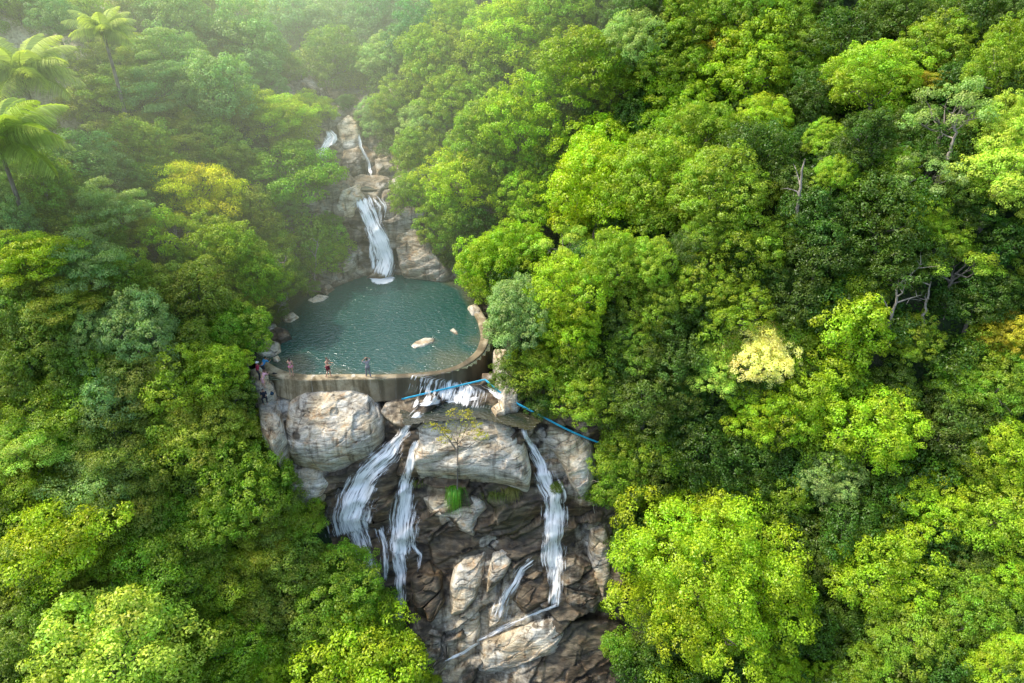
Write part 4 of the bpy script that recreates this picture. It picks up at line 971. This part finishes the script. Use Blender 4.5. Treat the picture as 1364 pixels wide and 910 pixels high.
# ------------------------------------------------------------------ people
M_skin = mat_simple('skin', (.50, .29, .19), .55, .12, 5); M_skin2 = mat_simple('tanned_skin', (.36, .20, .12), .55, .12, 5)
def remeshed(mb, name, mat, parent, vox=.011, smooth=4):
    me = mb.build(name, None, link_it=False); o = bpy.data.objects.new(name+'_src', me); col.objects.link(o)
    m = o.modifiers.new('r', 'REMESH'); m.mode = 'VOXEL'; m.voxel_size = vox; s = o.modifiers.new('s', 'SMOOTH'); s.iterations = smooth; s.factor = .5
    dg = bpy.context.evaluated_depsgraph_get(); m2 = bpy.data.meshes.new_from_object(o.evaluated_get(dg)); bpy.data.objects.remove(o); m2.name = name
    m2.materials.clear(); m2.materials.append(mat); m2.polygons.foreach_set('use_smooth', np.ones(len(m2.polygons), dtype=bool)); return link(name, m2, None, parent)
def person(loc, rz, label, skin, clothes, hair, H_=1.72, pose='stand', hat=None, female=False, group=None, arms=None, hairlen=0):
    root = empty('person', loc, rz); tag(root, label, 'person', group); root.scale = (H_/1.72,)*3
    J = {}; sw = .165 if female else .19; hw = .095
    st = {'stand': (.10, .03, 0), 'stride': (.12, .16, .12)}.get(pose, (.10, .03, 0))
    sit = pose == 'sit'
    hz = .93 if not sit else .42
    hips = {s: np.array([s*hw, 0, hz]) for s in (-1, 1)}
    knees = {s: np.array([s*(hw+.02), -(.04+(.05 if s > 0 else 0)), .50]) if not sit else np.array([s*(hw+.08), -.40, .50]) for s in (-1, 1)}
    ank = {s: np.array([s*st[0], (st[1] if s < 0 else -st[2]), .085]) if not sit else np.array([s*(hw+.06), -.42, .085]) for s in (-1, 1)}
    lean = np.array([0, -.03 if pose != 'bend' else -.38, 0]); dz = 0 if pose != 'bend' else -.12
    waist = np.array([0, 0, hz+.15]); chest = np.array([0, 0, hz+.36])+lean*.7+[0, 0, dz*.5]; neck = np.array([0, 0, hz+.56])+lean+[0, 0, dz]; head = np.array([0, -.02, hz+.695])+lean*1.2+[0, 0, dz*1.2]
    sh = {s: neck+np.array([s*sw, 0, -.07]) for s in (-1, 1)}
    A = arms or {}
    el, wr = {}, {}
    for s in (-1, 1):
        m = A.get(s, 'down')
        if m == 'down': el[s] = sh[s]+np.array([s*.06, .02, -.27]); wr[s] = el[s]+np.array([s*.01, -.07, -.24])
        elif m == 'hip': el[s] = sh[s]+np.array([s*.15, .05, -.23]); wr[s] = np.array([s*.17, -.06, hz+.08])
        elif m == 'up': el[s] = sh[s]+np.array([s*.16, -.08, .10]); wr[s] = head+np.array([s*.12, -.03, .08])
        elif m == 'fwd': el[s] = sh[s]+np.array([s*.03, -.14, -.22]); wr[s] = el[s]+np.array([-s*.05, -.22, .06])
    b = MB(); C = b.capsule
    C(waist, .105, chest, .125); C(hips[-1]*[1, 1, 1], .105, hips[1], .105); C(np.array([0, .01, hz]), .125, waist, .108); C(chest, .12, neck-[0, 0, .09], .10)
    for s in (-1, 1):
        C(chest+[s*.07, 0, .02], .10, sh[s]*[.75, 1, 1], .066); C(neck-[0, 0, .03], .055, sh[s], .055)
        C(sh[s], .054, el[s], .039); C(el[s], .037, wr[s], .025)
        C(hips[s], .094, knees[s], .058); C(knees[s], .056, knees[s]*.55+ank[s]*.45+[0, .015, 0], .055); C(knees[s]*.55+ank[s]*.45+[0, .015, 0], .052, ank[s], .036)
        C(ank[s]+[0, .03, -.045], .033, ank[s]+[s*.015, -.11, -.055], .030); C(ank[s], .036, ank[s]+[0, .03, -.045], .034); C(ank[s]+[s*.015, -.09, -.056], .034, ank[s]+[s*.02, -.165, -.062], .020)
        if female: C(chest+[s*.06, -.07, -.01], .055, chest+[s*.06, -.085, -.02], .045)
        hd = wr[s]-el[s]; hd /= np.linalg.norm(hd); pl = wr[s]+hd*.05; side = np.cross(hd, [s, 0, 0.0]); side /= np.linalg.norm(side)+1e-9
        C(wr[s], .024, pl, .027); C(pl+side*.018, .016, pl-side*.018, .016)
        for fi_, (o_, L_) in enumerate([(.030, .062), (.010, .074), (-.010, .070), (-.030, .055)]):
            a = pl+side*o_+hd*.02; m_ = a+hd*L_*.55; e = m_+hd*L_*.4-np.array([s, 0, 0])*L_*.25; C(a, .0095, m_, .0088, 6); C(m_, .0088, e, .007, 6)
        a = wr[s]+hd*.025+side*.02; C(a, .011, a+side*.035+hd*.035, .009, 6)
    C(neck-[0, 0, .04], .052, head-[0, -.01, .07], .050)
    b.ball(head+[0, .012, .03], (.078, .095, .090), 14, 10); C(head+[0, -.03, -.02], .062, head+[0, -.045, -.065], .042); C(head+[0, -.098, .0], .010, head+[0, -.108, -.022], .013, 6)
    for s in (-1, 1): b.ball(head+[s*.079, .01, .0], (.012, .020, .030), 6, 5)
    body = remeshed(b, 'body', skin, root, .009, 3)
    f = MB()
    for s in (-1, 1): f.ball(head+[s*.030, -.086, .018], (.012, .008, .007), 6, 5)
    f.build('eyes', M_dark, root); f = MB(); f.capsule(head+[-.02, -.092, -.050], .006, head+[.02, -.092, -.050], .006, 6); f.build('mouth', M_lip, root)
    hb = MB(); hb.ball(head+[0, .028, .052], (.088, .098, .085), 14, 10)
    if hairlen: hb.capsule(head+[0, .07, .02], .07, head+[0, .10, -hairlen], .05)
    hb.build('hair', hair, root)
    for (kind, mat) in clothes:
        c = MB(); K = c.capsule
        if kind in ('shorts', 'trousers', 'bikini_bottom'):
            K(hips[-1]+[0, 0, .01], .118, hips[1]+[0, 0, .01], .118); K(np.array([0, .01, hz]), .137, np.array([0, .01, hz+(.07 if kind != 'bikini_bottom' else .02)]), .124)
            e = {'shorts': .62, 'trousers': 1.0, 'bikini_bottom': .10}[kind]
            for s in (-1, 1):
                K(hips[s], .108, hips[s]+(knees[s]-hips[s])*e, .085 if kind != 'trousers' else .075)
                if kind == 'trousers': K(knees[s], .075, knees[s]+(ank[s]-knees[s])*.9, .058)
        elif kind == 'bikini_top':
            K(chest+[-.06, -.035, -.01], .088, chest+[.06, -.035, -.01], .088); K(chest+[0, 0.01, -.01], .124, chest+[0, 0.01, 0], .124)
        elif kind in ('shirt', 'dress'):
            K(waist-[0, 0, .08], .135, chest, .142); K(chest, .136, neck-[0, 0, .09], .115)
            for s in (-1, 1): K(chest+[s*.07, 0, .02], .112, sh[s]*[.8, 1, 1], .076); K(sh[s], .070, sh[s]+(el[s]-sh[s])*.7, .060)
            if kind == 'dress': K(np.array([0, 0, hz]), .15, np.array([0, -.02, hz-.30]), .17)
        remeshed(c, {'bikini_bottom': 'swim_bottom', 'bikini_top': 'swim_top'}.get(kind, kind), mat, root, .012, 5)
    if hat is not None:
        c = MB(); c.ball(head+[0, .02, .075], (.100, .112, .075), 14, 8); c.tube([head+[0, -.01, .065], head+[0, -.01, .085]], [.155, .13], 18); c.build('hat', hat, root)
    return root
M_dark = mat_simple('dark_eye', (.015, .012, .01), .3); M_lip = mat_simple('lip', (.35, .12, .10), .5); M_hair = mat_simple('black_hair', (.02, .015, .012), .5); M_hair2 = mat_simple('brown_hair', (.09, .05, .03), .5)
cl_ = lambda n, c: mat_simple(n, c, .8, .12, 20)
def feet(u, v, rz_unused=0):
    
    for q in range(24):
        h = hit(u, v-4+q*.7, [dam_bvh])
        if h is not None and h[0][2] > -.02 and h[1][2] > .7: break
    h2 = hit(u, v-4+q*.7+2.5, [dam_bvh])
    if h2 is not None and h2[1][2] > .7: h = h2
    return h[0]+np.array([0, 0, -.012])
person(feet(389, 502), R(200), 'woman in a pink bikini with dark hair standing at the left end of the dam', M_skin, [('bikini_bottom', cl_('pink_cloth', (.62, .22, .30))), ('bikini_top', cl_('pink_top', (.62, .22, .30)))], M_hair, 1.64, 'stand', female=True, arms={1: 'fwd', -1: 'down'}, hairlen=.12)
person(feet(438, 501), R(70), 'bare chested man in dark red shorts standing on the dam', M_skin, [('shorts', cl_('maroon_cloth', (.16, .02, .03)))], M_hair2, 1.78, 'stride', arms={1: 'fwd', -1: 'fwd'})
person(feet(491, 500), R(215), 'person in grey shirt and trousers with raised arms on the middle of the dam', M_skin2, [('trousers', cl_('grey_trousers', (.22, .21, .21))), ('shirt', cl_('grey_shirt', (.30, .28, .28)))], M_hair, 1.76, 'stride', arms={1: 'up', -1: 'up'})
gA = None
def bank(u, v): h = hit(u, v, SOLID); return h[0]+np.array([0, 0, -.03])
person(bank(352, 500), R(150), 'person in a blue shirt bending at the left end of the dam', M_skin2, [('shorts', cl_('dark_shorts', (.03, .03, .04))), ('shirt', cl_('blue_cloth', (.04, .22, .42)))], M_hair, 1.7, 'bend', arms={1: 'fwd', -1: 'fwd'})
person(bank(346, 506), R(120), 'person in a dark red shirt and white cap beside the blue one', M_skin2, [('trousers', cl_('dark_trousers', (.04, .04, .05))), ('shirt', cl_('crimson_cloth', (.35, .025, .07)))], M_hair, 1.7, 'stand', hat=cl_('white_cap', (.75, .74, .72)), arms={1: 'fwd', -1: 'down'})
person(bank(352, 516), R(160), 'person in a pink patterned dress climbing the rocks below the group', M_skin, [('dress', cl_('pink_dress', (.62, .33, .36)))], M_hair2, 1.55, 'bend', female=True, hairlen=.08, arms={1: 'fwd', -1: 'fwd'})
person(bank(353, 534), R(20), 'person in black clothes sitting on the rocks below the dam', M_skin2, [('trousers', cl_('black_trousers', (.02, .02, .025))), ('shirt', cl_('black_cloth', (.018, .02, .03)))], M_hair, 1.66, 'sit', arms={1: 'fwd', -1: 'fwd'})
# a small dark bag
h = hit(362, 526, SOLID); bmb = MB(); bmb.ball((0, 0, .13), (.20, .13, .15), 12, 8); bag = bmb.build('bag', cl_('dark_bag', (.02, .05, .08))); bag.location = h[0]; tag(bag, 'dark blue rounded bag lying on the rocks below the left end of the dam', 'bag')
hb = MB(); a = np.linspace(0, math.pi, 9); hb.tube([[.11*math.cos(x), 0, .24+.10*math.sin(x)] for x in a], .014, 6); hb.build('handle', M_dark, bag)
h = hit(365, 498, SOLID); s_ = MB(); s_.ball((0, 0, .05), (.13, .09, .07), 10, 6); s_.capsule((.12, 0, .04), .04, (.22, .03, .03), .03); q = s_.build('shoe', cl_('black_shoe', (.02, .02, .02))); q.location = h[0]; tag(q, 'small black shoe on the pale end of the dam', 'shoe')
print('people', time.time()-T0)

# ------------------------------------------------------------------ light, haze, camera
AZ, EL = R(-80), R(52)
w = bpy.data.worlds.new("World"); sc.world = w; w.use_nodes = True; nt = w.node_tree; nt.nodes.clear()
sky = nt.nodes.new('ShaderNodeTexSky'); sky.sky_type = 'NISHITA'; sky.sun_disc = False; sky.sun_elevation = EL; sky.sun_rotation = AZ; sky.air_density = 1.0; sky.dust_density = 2.5
bg = nt.nodes.new('ShaderNodeBackground'); bg.inputs[1].default_value = .46; wo = nt.nodes.new('ShaderNodeOutputWorld')
nt.links.new(sky.outputs[0], bg.inputs[0]); nt.links.new(bg.outputs[0], wo.inputs[0])
ld = bpy.data.lights.new('sun', 'SUN'); ld.energy = 5.0; ld.angle = R(.6); ld.color = (1.0, .94, .82); lo = bpy.data.objects.new('sun', ld); col.objects.link(lo)
sd = Vector((math.sin(AZ)*math.cos(EL), math.cos(AZ)*math.cos(EL), math.sin(EL))); lo.rotation_euler = sd.to_track_quat('Z', 'Y').to_euler(); lo.location = (0, 0, 80)

HAZE = True
if HAZE:
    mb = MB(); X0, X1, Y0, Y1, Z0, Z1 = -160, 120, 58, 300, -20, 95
    me = bpy.data.meshes.new('glowing_haze'); me.from_pydata([(X0, -25, Z0), (80, 108, Z0), (X1, Y1, Z0), (X0, Y1, Z0), (X0, -25, Z1), (80, 108, Z1), (X1, Y1, Z1), (X0, Y1, Z1)], [], [(3, 2, 1, 0), (4, 5, 6, 7), (0, 1, 5, 4), (1, 2, 6, 5), (2, 3, 7, 6), (3, 0, 4, 7)])
    hm = bpy.data.materials.new('glowing_valley_haze'); hm.use_nodes = True; t = hm.node_tree; t.nodes.clear(); vs = t.nodes.new('ShaderNodeVolumeScatter'); vs.inputs['Density'].default_value = .0018; vs.inputs['Anisotropy'].default_value = .0; vs.inputs['Color'].default_value = (.93, 1.0, .88, 1)
    ho = t.nodes.new('ShaderNodeOutputMaterial'); em = t.nodes.new('ShaderNodeEmission'); em.inputs[0].default_value = (.95, 1.0, .66, 1); em.inputs[1].default_value = .0042  # volume glows by itself: added emission stands in for sunlight scattered by haze
    ad = t.nodes.new('ShaderNodeAddShader'); t.links.new(vs.outputs[0], ad.inputs[0]); t.links.new(em.outputs[0], ad.inputs[1]); t.links.new(ad.outputs[0], ho.inputs['Volume']); me.materials.append(hm); tag(link('glowing_haze', me), kind='stuff')

cd = bpy.data.cameras.new('camera'); cam = bpy.data.objects.new('camera', cd); col.objects.link(cam); sc.camera = cam
cam.location = CAM; cam.rotation_euler = (R(60), 0, 0); cd.sensor_width = 36; cd.lens = 36*FPX/1364; cd.clip_end = 4000; cd.clip_start = .5
sc.view_settings.view_transform = 'Standard'; sc.view_settings.look = 'None'; sc.view_settings.exposure = 0; sc.view_settings.gamma = 1
sc.render.engine = 'CYCLES'; cy = sc.cycles; cy.max_bounces = 6; cy.diffuse_bounces = 3; cy.glossy_bounces = 2; cy.transmission_bounces = 3; cy.transparent_max_bounces = 12; cy.volume_bounces = 0
cy.use_denoising = True; cy.sample_clamp_indirect = 4; cy.caustics_reflective = False; cy.caustics_refractive = False
print('script done', time.time()-T0)
